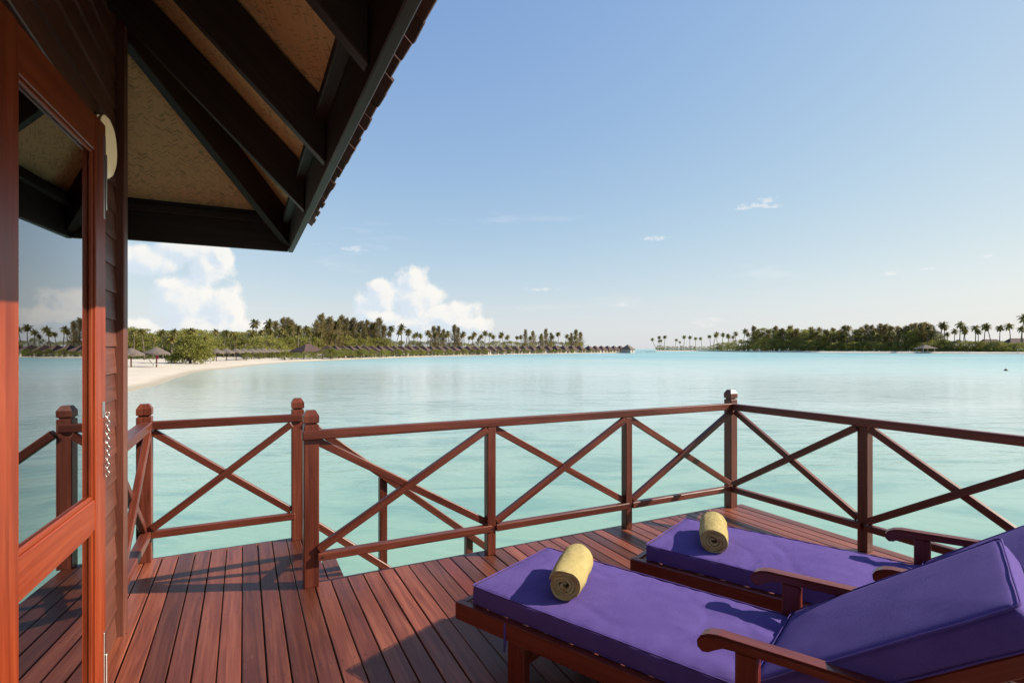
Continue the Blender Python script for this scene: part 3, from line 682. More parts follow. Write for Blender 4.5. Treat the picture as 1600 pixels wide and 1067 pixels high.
# ------------------------------------------------------------------ sun loungers (local x = foot to head, y = across, left to right)
TH = R(24.5)
UX = Vector((math.sin(TH), -math.cos(TH), 0)); VX = Vector((math.cos(TH), math.sin(TH), 0))
def lframe(o): return Matrix.Translation(o) @ Matrix((UX, VX, Vector((0, 0, 1)))).transposed().to_4x4()   # right-handed
O1 = Vector((.904, 2.192, 0)); O2 = Vector((1.918, 2.232, 0))
AL = R(35); FW = .58
def lounger(O, label):
    M = lframe(O)
    root = bpy.data.objects.new('sun_lounger', None); root.empty_display_size = .1; place(root, M)
    tag(root, label, 'sun lounger', 'sun loungers on the deck')
    def lb(name, lo, hi, ch=.005, mat='lounger_wood'):
        lo, hi = Vector(lo), Vector(hi); c = (lo+hi)/2; d = hi-lo
        ax = max(range(3), key=lambda i: d[i])
        if ax == 0: return mk(name, cbox(d.x, d.y, d.z, mat, ch), M @ Matrix.Translation(c), root)
        if ax == 1: return mk(name, cbox(d.y, d.x, d.z, mat, ch), M @ Matrix.Translation(c) @ Matrix.Rotation(R(90), 4, 'Z'), root)
        return mk(name, cbox(d.z, d.y, d.x, mat, ch), M @ Matrix.Translation(c) @ Matrix.Rotation(R(-90), 4, 'Y'), root)
    y0, y1 = -.035, FW+.035
    for y in (y0, y1-.038): lb('side_rail', (-.075, y, .200), (1.98, y+.038, .276))
    lb('end_rail', (-.073, y0+.039, .204), (-.037, y1-.039, .272)); lb('end_rail', (1.94, y0+.039, .204), (1.976, y1-.039, .272))
    for k in range(11): lb('slat', (-.02+k*.108, y0+.04, .256), (.062+k*.108, y1-.04, .274), .003)
    for xx in (.225, 1.72):
        for y in (y0+.002, y1-.048): lb('leg', (xx, y, 0), (xx+.085, y+.046, .199))
        lb('cross_bar', (xx+.02, y0+.049, .09), (xx+.06, y1-.049, .13))
    # back support
    hx, hz_ = 1.17, .262; bd = Vector((math.cos(AL), 0, math.sin(AL))); bu = Vector((-math.sin(AL), 0, math.cos(AL)))
    def bb(name, a, b_, y0_, y1_, u0, u1):
        c = Vector((hx, 0, hz_))+bd*((a+b_)/2)+bu*((u0+u1)/2)+Vector((0, (y0_+y1_)/2, 0))
        Mx = M @ Matrix.Translation(c) @ Matrix((bd, Vector((0, 1, 0)), bu)).transposed().to_4x4()
        if y1_-y0_ > b_-a: Mx = Mx @ Matrix.Rotation(R(90), 4, 'Z'); me = cbox(y1_-y0_, b_-a, u1-u0, 'lounger_wood', .004)
        else: me = cbox(b_-a, y1_-y0_, u1-u0, 'lounger_wood', .004)
        return mk(name, me, Mx, root)
    for y in (.012, FW-.047): bb('back_rail', 0, .80, y, y+.035, -.050, .0)
    for k in range(7): bb('back_slat', .03+k*.108, .11+k*.108, .0475, FW-.0475, -.018, -.002)
    for y in (.06, FW-.09): bar('prop_bar', M @ Vector((1.58, y, .56)), M @ Vector((1.80, y, .26)), .03, .03, 'lounger_wood', root)
    # arms: one curled profile extruded
    prof = [(1.755, .516), (1.60, .519), (1.30, .517), (1.12, .514), (1.075, .514), (1.045, .508), (1.022, .496), (1.010, .478), (1.012, .458), (1.026, .446), (1.045, .449), (1.065, .462), (1.09, .476), (1.13, .480), (1.30, .485), (1.755, .485)]
    for y in (y0-.010, y1-.048):
        n = len(prof); V = [(p[0]-1.38, s, p[1]) for s in (0, .058) for p in prof]
        F = [tuple(range(n))[::-1], tuple(range(n, 2*n))]+[(k, (k+1) % n, n+(k+1) % n, n+k) for k in range(n)]
        bm = bmesh.new(); vs = [bm.verts.new(v) for v in V]
        for f in F: bm.faces.new([vs[i] for i in f])
        bm.normal_update()
        ee = [e for e in bm.edges if len(e.link_faces) == 2 and max(len(f.verts) for f in e.link_faces) > 4]
        bmesh.ops.bevel(bm, geom=ee, offset=.007, segments=2, affect='EDGES')
        me = bpy.data.meshes.new('armrest'); bm.to_mesh(me); bm.free(); me.materials.append(MATS['lounger_wood'])
        mk('armrest', me, M @ Matrix.Translation((1.38, y, 0)), root)
        for xx in (1.125, 1.66): lb('arm_post', (xx, y+.008, .2765), (xx+.066, y+.050, .4805))
    return root
lounger(O1, 'nearer red wooden sun lounger with curled armrests under a purple cushion')
lounger(O2, 'farther red wooden sun lounger nearest the right railing')

def pad_mesh(L, Wd, Tk, rad, seed, wrinkle_end=True):
    """rounded pad: u in 0..L, v in 0..W, z in 0..T"""
    nu, V, F = 64, [], []
    loop = []
    def rr_loop(w, h, r):
        pts = []; r = min(r, w/2-.001, h/2-.001)
        def seg(a, b, n): return [(a[0]+(b[0]-a[0])*i/n, a[1]+(b[1]-a[1])*i/n) for i in range(n)]
        def arc(cx, cy, a0, n): return [(cx+r*math.cos(a0+math.pi/2*i/n), cy+r*math.sin(a0+math.pi/2*i/n)) for i in range(n)]
        pts += seg((-w/2+r, h/2), (w/2-r, h/2), 26)[::1] if False else []
        pts += seg((w/2-r, h/2), (-w/2+r, h/2), 26); pts += arc(-w/2+r, h/2-r, math.pi/2, 5)
        pts += seg((-w/2, h/2-r), (-w/2, -h/2+r), 4); pts += arc(-w/2+r, -h/2+r, math.pi, 5)
        pts += seg((-w/2+r, -h/2), (w/2-r, -h/2), 26); pts += arc(w/2-r, -h/2+r, 1.5*math.pi, 5)
        pts += seg((w/2, -h/2+r), (w/2, h/2-r), 4); pts += arc(w/2-r, h/2-r, 0, 5)
        return pts
    us_ = []
    for i in range(6): us_.append(rad*(1-math.cos(math.pi/2*i/6)))
    us_ += [rad+(L-2*rad)*i/nu for i in range(nu+1)]
    us_ += [L-u_ for u_ in us_[:6]][::-1]
    n = None
    for u_ in us_:
        e = min(u_, L-u_); ins = 0 if e >= rad else rad-math.sqrt(max(rad**2-(rad-e)**2, 0))
        lp_ = rr_loop(Wd-2*ins, Tk-2*ins, rad); n = len(lp_)
        for (y, z) in lp_:
            p = Vector((u_, y+Wd/2, z+Tk/2))
            tp = 1 if z > 0 else 0
            ed = min(e, Wd/2-abs(y))
            puff = .010*(1-math.exp(-ed/.09))-.004
            nz = noise.noise(Vector((u_*5+seed, y*7, seed)))*.0035+noise.noise(Vector((u_*13+seed, y*17, 2)))*.0014+noise.noise(Vector((u_*2.1+seed, y*2.6, 9)))*.006
            nz *= (1-.85*math.exp(-ed/.05))*(1.0 if wrinkle_end else .3)
            if wrinkle_end:
                rg = abs(noise.noise(Vector((u_*3.2+y*1.8+seed, y*2.2-u_*.8, 4)))); nz += -.0045*math.exp(-(rg/.05)**2)*(1-math.exp(-ed/.06))
                k = math.exp(-abs(L-u_)/.12); nz += k*.010*math.sin(y*46+3*noise.noise(Vector((u_*9, y*5, 1))))
                k2 = math.exp(-(Wd/2-abs(y))/.05); nz += k2*.0022*math.sin(u_*70+4*noise.noise(Vector((u_*4, 0, seed))))
            if tp: p.z += puff+nz
            side = abs(y) > Wd/2-ins-.006 and abs(z) < Tk/2-ins-.004
            if side: p.y += (1 if y > 0 else -1)*(.004+noise.noise(Vector((u_*8, z*10, seed+5)))*.004)
            V.append(p)
    m_ = len(us_)
    for i in range(m_-1):
        for k in range(n): F.append((i*n+k, (i+1)*n+k, (i+1)*n+(k+1) % n, i*n+(k+1) % n))
    F.append(tuple(range(n))); F.append(tuple(range((m_-1)*n, m_*n))[::-1])
    return pydata('pad', V, F, 'purple_fabric', True)
def piping(L, Wd, z, r=.0030, rc=.012):
    pts = []
    for cx, cy, a0 in ((L-rc, Wd-rc, 0), (rc, Wd-rc, 90), (rc, rc, 180), (L-rc, rc, 270)):
        for i in range(5): a = R(a0+22.5*i); pts.append((cx+(rc+.001)*math.cos(a), cy+(rc+.001)*math.sin(a)))
    full = []
    for i, p in enumerate(pts):
        q = pts[(i+1) % len(pts)]; n = max(1, int(math.hypot(q[0]-p[0], q[1]-p[1])/.03))
        for k in range(n):
            f = k/n; x, y = p[0]+(q[0]-p[0])*f, p[1]+(q[1]-p[1])*f
            full.append((x, y, z+.0022*noise.noise(Vector((x*9, y*9, z*40)))))
    full.append(full[0]); V, F = tube(full, [r]*len(full), 6, False)
    return pydata('piping', V, F, 'purple_fabric', True)
def cushion(O, label, seed):
    M = lframe(O); root = bpy.data.objects.new('lounger_cushion', None); place(root, M @ Matrix.Translation((0, 0, .277)))
    tag(root, label, 'cushion', 'purple lounger cushions')
    sp_ = mk('seat_pad', pad_mesh(1.195, FW, .083, .014, seed), M @ Matrix.Translation((0, 0, .277)), root)
    for z in (.005, .079): mk('piping', piping(1.195, FW, z), M @ Matrix.Translation((0, 0, .277)), sp_)
    bd = Vector((math.cos(AL), 0, math.sin(AL))); bu = Vector((-math.sin(AL), 0, math.cos(AL)))
    Mb = M @ Matrix.Translation((1.215, 0, .298)) @ Matrix((bd, Vector((0, 1, 0)), bu)).transposed().to_4x4()
    bp_ = mk('back_pad', pad_mesh(.735, FW, .10, .022, seed+3, False), Mb, root)
    for z in (.006, .094): mk('piping', piping(.735, FW, z, .0032, .02), Mb, bp_)
    V, F = tube([(.215, -.030, .272), (.215, -.036, .25), (.218, -.038, .19), (.214, -.038, .155)], [.006, .005, .006, .003], 6)
    if seed < 3: mk('tie', pydata('tie', V, F, 'purple_fabric', True), M, root)
    return root
cushion(O1, 'purple cushion on the nearer lounger, its raised back filling the lower right corner', 1.3)
cushion(O2, 'purple cushion on the farther lounger beside the right railing', 6.1)

# towels: a wound sheet of terry, modelled as a thick spiral
def towel(loc, rz, L, rad, label, seed):
    rnd = random.Random(seed)
    turns = 4.3; npt = 170; th = .0125; r0 = .010; nl = 34
    def spiral(tt):
        a = tt*turns*2*math.pi; r = r0+(rad-r0-th/2)*tt**.90
        w = 1+.08*math.sin(a+seed)*(1-tt*.5)+.11*noise.noise(Vector((math.cos(a)*1.4, math.sin(a)*1.4, tt*3+seed)))*(1.15-tt)
        return a, r*w
    outer, inner = [], []
    for i in range(npt+1):
        tt = i/npt; a, r = spiral(tt); h = th/2*(1 if tt < .985 else .6)*(1+.25*noise.noise(Vector((a*.9, seed, 0))))
        outer.append((r+h*.93, a)); inner.append((r-h*.93, a))
    loop = outer+inner[::-1]; n = len(loop); V, F = [], []
    def pos(r, a, s_, fz=1.0):
        x = (s_-.5)*L; edge = min(s_, 1-s_)*L
        pinch = 1-.05*math.exp(-edge/.012)-.035*math.exp(-edge/.05)
        rr = r*pinch*(1+.05*noise.noise(Vector((x*11, math.cos(a)*1.2, math.sin(a)*1.2+seed)))+.03*noise.noise(Vector((x*40, math.cos(a)*3, math.sin(a)*3+seed))))
        y = rr*math.cos(a+.9)*1.03; z = rr*math.sin(a+.9)*.92
        e6 = (abs(s_-.5)*2)**6
        jx = ((1-r/rad)*.012+.012*noise.noise(Vector((a*.8, r*70, seed+s_)))+.005*math.sin(a*2.1+seed))*e6*(1 if s_ > .5 else -1)
        lim = -rad*.72
        if z < lim: z = lim+(z-lim)*.25
        return Vector((x-jx, y, z))
    for j in range(nl+1):
        for r, a in loop: V.append(pos(r, a, j/nl))
    for j in range(nl):
        for k in range(n): F.append((j*n+k, j*n+(k+1) % n, (j+1)*n+(k+1) % n, (j+1)*n+k))
    for j, flip in ((0, 1), (nl, 0)):
        for i in range(npt):
            q = (j*n+i, j*n+i+1, j*n+n-2-i, j*n+n-1-i); F.append(q if not flip else q[::-1])
    # terry loops standing off the outer turn and the rolled ends
    t0 = 1-1/turns
    for k in range(11000):
        tt = rnd.uniform(t0, .99); a, r = spiral(tt); s_ = rnd.random()
        if k % 5 == 0: tt = rnd.random()**.6; a, r = spiral(tt); s_ = rnd.choice((0.0, 1.0)); r -= th/2*rnd.random()
        p = pos(r+th/2*.9, a, s_); d = Vector((rnd.gauss(0, .5), math.cos(a+.9)+rnd.gauss(0, .5), math.sin(a+.9)+rnd.gauss(0, .5)))
        if k % 5 == 0: d.x += 1.3 if s_ > .5 else -1.3
        d.normalize(); q = d.orthogonal().normalized()*.0007; n_ = len(V)
        V += [p+q, p-q, p+d*rnd.uniform(.0010, .0024)]; F.append((n_, n_+1, n_+2))
    me = pydata('towel', V, F, 'terry_towel', True)
    o = mk('rolled_towel', me, Matrix.Translation((loc[0], loc[1], loc[2]+rad*.735)) @ Matrix.Rotation(rz, 4, 'Z'))
    md = o.modifiers.new('edge', 'EDGE_SPLIT'); md.split_angle = R(55)
    return tag(o, label, 'towel', 'rolled towels')
towel((1.293, 1.987, .363), R(45)+math.pi, .315, .078, 'rolled mustard towel on the nearer purple cushion', 1)
towel((2.262, 2.090, .363), R(43)+math.pi, .335, .077, 'rolled mustard towel on the farther purple cushion', 4)

# ------------------------------------------------------------------ vegetation prototypes (meshes shared by all copies)
def palm_meshes(seed, H=10.0, lean=.8):
    rnd = random.Random(seed); a0 = rnd.uniform(0, 6.28)
    pts, rad = [], []
    for i in range(11):
        s = i/10; off = lean*(s**1.7)
        pts.append((math.cos(a0)*off+.08*math.sin(s*6+seed), math.sin(a0)*off, H*s)); rad.append(.20*(1-s)**.6*.55+.095+(.13 if i == 0 else 0))
    V, F = tube(pts, rad, 7); trunk = pydata('trunk', V, F, 'trunk_bark', True)
    top = Vector(pts[-1]); V, F, MI = [], [], []
    nf = 22
    for k in range(nf):
        a = k*2.39996+rnd.uniform(-.25, .25); s = k/(nf-1)
        pit = R(78-112*s+rnd.uniform(-8, 8)); L = rnd.uniform(1.75, 2.2)*(.72 if s < .12 else 1)
        p = top.copy()+Vector((0, 0, .05)); seg = 9; d = Vector((math.cos(a)*math.cos(pit), math.sin(a)*math.cos(pit), math.sin(pit)))
        P = [p.copy()]; side = Vector((-math.sin(a), math.cos(a), 0))
        for i in range(seg):
            d = (d+Vector((0, 0, -.115-.03*i*.5))).normalized(); p = p+d*(L/seg); P.append(p.copy())
        for i in range(seg):
            n = len(V); w = .022*(1-i/seg)+.008
            V += [P[i]+side*w, P[i]-side*w, P[i+1]-side*w*.8, P[i+1]+side*w*.8]; F.append((n, n+1, n+2, n+3)); MI.append(0)
        for i in range(2, seg*2+1):
            q = i/2; i0 = min(int(q), seg-1); b = P[i0].lerp(P[i0+1], q-i0); dr = (P[i0+1]-P[i0]).normalized(); t_ = q/seg
            ll = .54*math.sin(math.pi*min(.98, .18+.78*t_))**.7+.05
            for sd in (-1, 1):
                n = len(V); w = dr*.075
                tip = b+side*sd*ll*.80+dr*ll*.45+Vector((0, 0, -ll*rnd.uniform(.35, .75)))
                mid = b.lerp(tip, .5)+Vector((0, 0, ll*.10))
                V += [b-w, b+w, mid+w*.9, mid-w*.9, tip]; F += [(n, n+1, n+2, n+3), (n+3, n+2, n+4)]
                dry = 1 if s > .88 and rnd.random() < .8 else 0
                MI += [dry, dry]
    for k in range(7):                            # coconuts
        a = rnd.uniform(0, 6.28); c = top+Vector((math.cos(a)*.2, math.sin(a)*.2, -.18-rnd.random()*.12)); n = len(V); r = .12
        V += [c+Vector(v)*r for v in ((1, 0, 0), (-1, 0, 0), (0, 1, 0), (0, -1, 0), (0, 0, 1), (0, 0, -1))]
        F += [(n, n+2, n+4), (n+2, n+1, n+4), (n+1, n+3, n+4), (n+3, n, n+4), (n+2, n, n+5), (n+1, n+2, n+5), (n+3, n+1, n+5), (n, n+3, n+5)]; MI += [1]*8
    crown = pydata('crown', V, F, 'palm_leaf'); crown.materials.append(MATS['dry_leaf']); crown.polygons.foreach_set('material_index', MI)
    return trunk, crown, H+1.35
def leaf_quad(V, F, c, d, L, w, rnd):
    s = d.cross(Vector((rnd.uniform(-1, 1), rnd.uniform(-1, 1), rnd.uniform(-1, 1))))
    if s.length < .01: s = d.orthogonal()
    s.normalize(); n = len(V)
    V += [c, c+d*L*.5+s*w, c+d*L, c+d*L*.5-s*w]; F.append((n, n+1, n+2, n+3))
def casuarina_meshes(seed, H=10.0, spread=1.9):
    rnd = random.Random(seed)
    V, F = tube([(0.12*math.sin(i+seed)*i/8, .12*math.cos(i*1.3+seed)*i/8, H*.94*i/8) for i in range(9)], [.2*(1-i/8.6)+.02 for i in range(9)], 6)
    nb = 62; V2, F2 = [], []
    for k in range(nb):
        h = .12+.84*(k/nb)**.9; a = k*2.4+rnd.uniform(-.5, .5)
        L = spread*1.45*(1.04-h)**.80*rnd.uniform(.5, 1.25)+.28; pit = R(rnd.uniform(8, 40)+38*h)
        b = Vector((0, 0, H*h*.95)); d = Vector((math.cos(a)*math.cos(pit), math.sin(a)*math.cos(pit), math.sin(pit)))
        vv, ff = tube([b, b+d*L*.6], [.035, .015], 3, False); n = len(V); V += vv; F += [tuple(n+i for i in f) for f in ff]
        for j in range(46):
            t_ = rnd.uniform(.25, 1.05); c = b+d*L*t_+Vector((rnd.gauss(0, .13), rnd.gauss(0, .13), rnd.gauss(0, .13)))
            dd_ = (d*.6+Vector((rnd.gauss(0, .5), rnd.gauss(0, .5), rnd.gauss(.25, .5)))).normalized()
            leaf_quad(V2, F2, c, dd_, rnd.uniform(.28, .6), rnd.uniform(.035, .06), rnd)
    return pydata('trunk', V, F, 'trunk_bark', True), pydata('crown', V2, F2, 'casuarina_leaf'), H
def broad_meshes(seed, H=8.0, W_=3.4, mat='broad_leaf', leaf=.24, clumps=70, per=46, low=.16):
    rnd = random.Random(seed); V, F = tube([(0, 0, -.3), (.05, 0, H*.25), (.1, .08, H*.55)], [.2, .15, .08], 6); V2, F2 = [], []
    for k in range(clumps):
        a = rnd.uniform(0, 6.28); e = rnd.uniform(0, 1)
        z = H*(low+(1-low-.03)*e); rmax = W_*(math.sin(math.pi*min(1, .24+.72*e))**.75)*rnd.uniform(.35, 1.0)
        c = Vector((math.cos(a)*rmax, math.sin(a)*rmax, z)); rc = rnd.uniform(.4, .85)*W_*.28
        if k % 3 == 0:
            vv, ff = tube([(0.05, 0, H*.3*min(1, e+.3)), c*.55+Vector((0, 0, z*.35)), c], [.06, .035, .012], 4, False); n = len(V); V += vv; F += [tuple(n+i for i in f) for f in ff]
        for j in range(per):
            d = Vector((rnd.gauss(0, 1), rnd.gauss(0, 1), rnd.gauss(.25, .8))).normalized()
            p = c+Vector((d.x*rc, d.y*rc, d.z*rc*.7))*rnd.uniform(.55, 1.05)
            dl = (d+Vector((rnd.gauss(0, .6), rnd.gauss(0, .6), rnd.gauss(0, .6)))).normalized()
            leaf_quad(V2, F2, p, dl, leaf*rnd.uniform(.7, 1.4), leaf*.30, rnd)
    return pydata('trunk', V, F, 'trunk_bark', True), pydata('crown', V2, F2, mat), H
PALMS = [palm_meshes(s, 10, ln) for s, ln in ((1, .5), (2, 1.3), (3, -.9), (4, .2), (5, 2.0))]
CASU = [casuarina_meshes(s, 10, sp) for s, sp in ((11, 1.7), (12, 2.1), (13, 1.5), (14, 2.4))]
BROAD = [broad_meshes(s, 8, w) for s, w in ((21, 3.2), (22, 3.8), (23, 2.8))]
BUSH = [broad_meshes(s, 3, 2.2, 'shrub_leaf', .20, 46, 40, .04) for s in (31, 32, 33)]
DARKB = [broad_meshes(s, 4, 3.0, 'broad_leaf', .22, 56, 40, .04) for s in (41, 42)]

def plant(name, meshes, loc, scale, rz, label, cat, group, sxy=1.0):
    root = bpy.data.objects.new(name, None); root.empty_display_size = .2; COL.objects.link(root)
    root.location = loc; root.rotation_euler = (0, 0, rz); root.scale = (scale*sxy, scale*sxy, scale)
    for nm, me in (('trunk', meshes[0]), ('crown', meshes[1])):
        c = bpy.data.objects.new(nm, me); COL.objects.link(c); c.parent = root
    return tag(root, label, cat, group)
JOBS = []
def add(kind, u, v, d, gz=-.7, sxy=1.0): JOBS.append((kind, u, v, d+(12 if kind[0] == 'r' else 0), gz if kind[0] != 'r' else -.45, sxy))
rv = random.Random(77)
# left island, nearest end: broad-leaved trees and palms behind the parasols
for u, v in [(180, 512), (196, 512), (205, 512), (214, 516), (222, 514), (233, 520), (243, 522), (252, 518), (262, 516), (277, 517), (288, 515), (295, 514), (305, 514), (314, 517), (325, 521), (336, 518), (346, 516), (356, 516), (364, 520), (372, 519), (381, 518), (392, 515), (399, 520)]:
    add('broad', u, v+rv.uniform(-1, 2), rv.uniform(118, 140) if u < 330 else rv.uniform(145, 170), sxy=1.45)
for u, v in [(210, 513), (226, 512), (254, 514), (268, 513), (300, 513), (312, 511), (336, 513), (349, 514), (357, 517), (386, 516), (394, 514), (240, 526), (284, 524), (324, 524), (366, 523)]: add('palm', u, v, rv.uniform(105, 116) if u < 330 else rv.uniform(135, 150))
for u, v in [(407, 497), (424, 498), (433, 507), (440, 511), (449, 505), (458, 512), (447, 518), (466, 507), (478, 508), (471, 517), (486, 515), (414, 512), (402, 513), (429, 518), (493, 518)]: add('palm', u, v, rv.uniform(150, 175))
for u, v in [(420, 505), (431, 500), (442, 494), (450, 496), (456, 499), (462, 506)]: add('casu', u, v, rv.uniform(180, 195))
for u, v in [(408, 519), (422, 517), (436, 515), (450, 515), (464, 517), (476, 514), (486, 511), (497, 516), (510, 517)]: add('broad', u, v, rv.uniform(178, 195))
for u, v in [(495, 500), (502, 488), (509, 497), (516, 493), (523, 500), (529, 497), (534, 491), (541, 495), (547, 499), (553, 496), (560, 502), (566, 501), (574, 498), (581, 503), (587, 502), (593, 496), (600, 507), (506, 505), (520, 506), (537, 505), (551, 507), (569, 508), (584, 510), (678, 508), (685, 509), (710, 506), (716, 510), (821, 514), (853, 513), (861, 519), (833, 517), (900, 514), (907, 518), (893, 519), (846, 520), (693, 513)]:
    add('casu', u, v, shoreL(u)+rv.uniform(38, 52))
for u, v in [(499, 517), (512, 518), (525, 520), (540, 519), (556, 519), (571, 521), (588, 521), (603, 516), (610, 507), (618, 514), (627, 506), (633, 512), (640, 513), (646, 521), (652, 518), (659, 521), (667, 515), (673, 520), (682, 518), (690, 519), (697, 520), (703, 516), (721, 520), (727, 517), (737, 518), (746, 527), (752, 522), (757, 516), (763, 519), (771, 522), (780, 522), (786, 518), (793, 525), (798, 522), (808, 524), (814, 523), (828, 525), (840, 523), (848, 526), (866, 523), (872, 518), (882, 522), (888, 526), (896, 524), (732, 524), (742, 523)]:
    add('palm', u, v, shoreL(u)+rv.uniform(30, 42))
for u in range(606, 910, 13): add('low', u+rv.uniform(-3, 3), 535+rv.uniform(-3, 1.5), shoreL(u)+rv.uniform(44, 55))
for u in range(186, 412, 9): add('low', u+rv.uniform(-3, 3), 531+rv.uniform(-4, 4), rv.uniform(122, 136) if u < 330 else rv.uniform(146, 160))
for u in range(412, 610, 12): add('low', u+rv.uniform(-3, 3), 528+rv.uniform(-4, 3), shoreL(u)+rv.uniform(36, 46))
# right island
for (x_, y_) in [(1013, 526), (1028, 530), (1031.5, 522), (1038.5, 521), (1036, 530), (1055, 527), (1062, 531), (1069.5, 522), (1079.5, 526), (1086.5, 526), (1097.5, 528), (1108, 522), (1113.5, 517), (1122.5, 520), (1128.5, 518), (1136, 522), (1140, 521), (1147, 523), (1151.5, 516), (1162, 515), (1169, 519), (1177, 518), (1193, 516), (1211, 513), (1221, 512), (1248, 514), (1264, 514), (1296, 513), (1306, 513), (1330, 505), (1450, 509), (1469, 499), (1478, 504), (1482, 516), (1499, 502), (1511, 506), (1522, 508), (1537, 504), (1547, 506), (1562, 507), (1580, 503), (1594, 491), (1601, 510), (1188, 518), (1204, 519), (1228, 517), (1240, 518), (1255, 519), (1272, 517), (1284, 519), (1314, 516), (1325, 517), (1342, 514), (1358, 515), (1372, 513), (1388, 514), (1399, 516), (1411, 513), (1420, 512), (1436, 511), (1461, 512), (1490, 511), (1505, 514), (1528, 515)]:
    add('rpalm', x_+rv.uniform(-1.5, 1.5), y_+rv.uniform(-1.5, 2.5), shoreR(x_)+rv.uniform(14, 30))
for (x_, y_) in [(1178, 508), (1184, 514), (1200, 513), (1212, 509), (1221, 512), (1235, 508), (1245, 512), (1268, 511), (1280, 511), (1290, 514), (1302, 512), (1319, 508), (1338, 516), (1346, 511), (1354, 507), (1362, 507), (1376, 505), (1384, 505), (1393, 508), (1403, 509), (1416, 509), (1424, 505), (1431, 504), (1440, 503), (1446, 503), (1455, 507), (1310, 516), (1368, 511), (1258, 515)]:
    add('rcasu', x_, y_+rv.uniform(-1, 1), shoreR(x_)+rv.uniform(22, 34), sxy=rv.uniform(1.1, 1.6))
for x_ in range(1180, 1470, 9): add('rbroad', x_+rv.uniform(-4, 4), 518+rv.uniform(-6, 7), shoreR(x_)+rv.uniform(18, 34), sxy=rv.uniform(.95, 1.4))
for x_ in range(1126, 1610, 9):
    top = lerp_tab([(1126, 538), (1150, 532), (1180, 529), (1230, 531), (1300, 534), (1360, 534), (1440, 535), (1480, 531), (1520, 533), (1610, 535)], x_)
    add('rlow', x_+rv.uniform(-2, 2), top+rv.uniform(-1.5, 2), shoreR(x_)+rv.uniform(9, 15))
for x_ in range(1030, 1130, 7): add('rlow', x_, 540.5+rv.uniform(-1, 1.5)-max(0, (x_-1108)*.25), shoreR(x_)+rv.uniform(6, 14), sxy=.8)
# bright hedge shrubs
for u in range(506, 988, 8): add('shrub', u+rv.uniform(-3, 3), lerp_tab([(506, 545), (620, 546.5), (750, 546.0), (985, 546.0)], u)+rv.uniform(-1, 1.6), shoreL(u)+rv.uniform(5, 8), -.85)
for u in (446, 455, 464, 474, 483, 491): add('shrub', u+rv.uniform(-2, 2), 550.5+rv.uniform(-1, 1), shoreL(u)+8, -.85)
for u in (200, 209, 218, 228, 238): add('shrub', u, 553.5, 112, -.75)
for u in (385, 405, 425, 440): add('shrub', u, 550.5, shoreL(u)+24, -.75)
for u in range(1286, 1600, 14): add('rshrub', u+rv.uniform(-4, 4), 542+rv.uniform(-1.5, 1), shoreR(u)+rv.uniform(5, 7), -.85)
SPEC = {'palm': ('palm_tree', PALMS, 'coconut palm', 'of the palms along the left beach island', 'palm tree', 'palms of the left island'),
        'casu': ('casuarina_tree', CASU, 'feathery brownish casuarina', 'of the tall ones behind the left beach villas', 'tree', 'casuarinas of the left island'),
        'broad': ('leafy_tree', BROAD, 'rounded green leafy tree', 'of those behind the left beach', 'tree', 'leafy trees of the left island'),
        'low': ('leafy_bush', DARKB, 'dark green bush', 'of those between the trunks behind the left villas', 'bush', 'bushes under the left palms'),
        'shrub': ('hedge_shrub', BUSH, 'bright green low shrub', 'of those edging the sand', 'shrub', 'bright shrubs edging the sand'),
        'rshrub': ('hedge_shrub', BUSH, 'bright green low shrub', 'of those edging the right island sand', 'shrub', 'bright shrubs of the right island'),
        'rpalm': ('palm_tree', PALMS, 'coconut palm', 'of the palms on the right island', 'palm tree', 'palms of the right island'),
        'rcasu': ('casuarina_tree', CASU, 'wispy casuarina', 'of those on the right island', 'tree', 'casuarinas of the right island'),
        'rbroad': ('leafy_tree', BROAD, 'olive green leafy tree', 'of those on the right island', 'tree', 'leafy trees of the right island'),
        'rlow': ('leafy_bush', DARKB, 'dense green bush', 'of those lining the right island shore', 'bush', 'shore bushes of the right island')}
for kind in SPEC:
    nm, ms, lab, wh, cat, grp_ = SPEC[kind]
    js = sorted([j for j in JOBS if j[0] == kind], key=lambda j: j[1])
    for i, (_, u, v, d, gz, sxy) in enumerate(js):
        me = ms[rv.randrange(len(ms))]; h = z_at(v, d)-gz
        if h < .3: h = .3
        lb_ = f'{lab}, {ordn(i+1)} from the left {wh}'
        if kind == 'rpalm' and i == 0: lb_ = 'strongly leaning lone palm at the left tip of the right island'; me = PALMS[1]
        if kind == 'palm' and abs(u-407) < .6: lb_ = 'tall slender palm standing above the trees over the parasol row'
        o = plant(nm, me, at_depth(u, d, gz), h/me[2], rv.uniform(0, 6.28), lb_, cat, grp_, sxy*(1.0 if kind in ('palm', 'rpalm') else rv.uniform(.85, 1.15)*(1.25 if kind in ('shrub', 'rshrub', 'low', 'rlow') else 1)))
        if kind in ('palm', 'rpalm'): o.rotation_euler = (R(rv.gauss(0, 4)), R(rv.gauss(0, 4)), o.rotation_euler.z)
        if kind == 'rpalm' and i == 0: o.location = at_depth(1027, d, gz); o.rotation_euler = (0, R(-33), YAW*-1)
# the big sea-almond bush on the sand and a young palm beside it
bb_ = broad_meshes(51, 4.2, 3.5, 'broad_leaf', .26, 130, 60, .02)
plant('leafy_tree', bb_, at_depth(297, 84, -.8), 1.0, .4, 'big bright green spreading bush standing alone on the white sand', 'bush', None)
plant('palm_tree', PALMS[3], at_depth(268, 86, -1.9), .50, 1.0, 'short young palm with yellowing fronds beside the near thatched parasol', 'palm tree', None, 1.5)

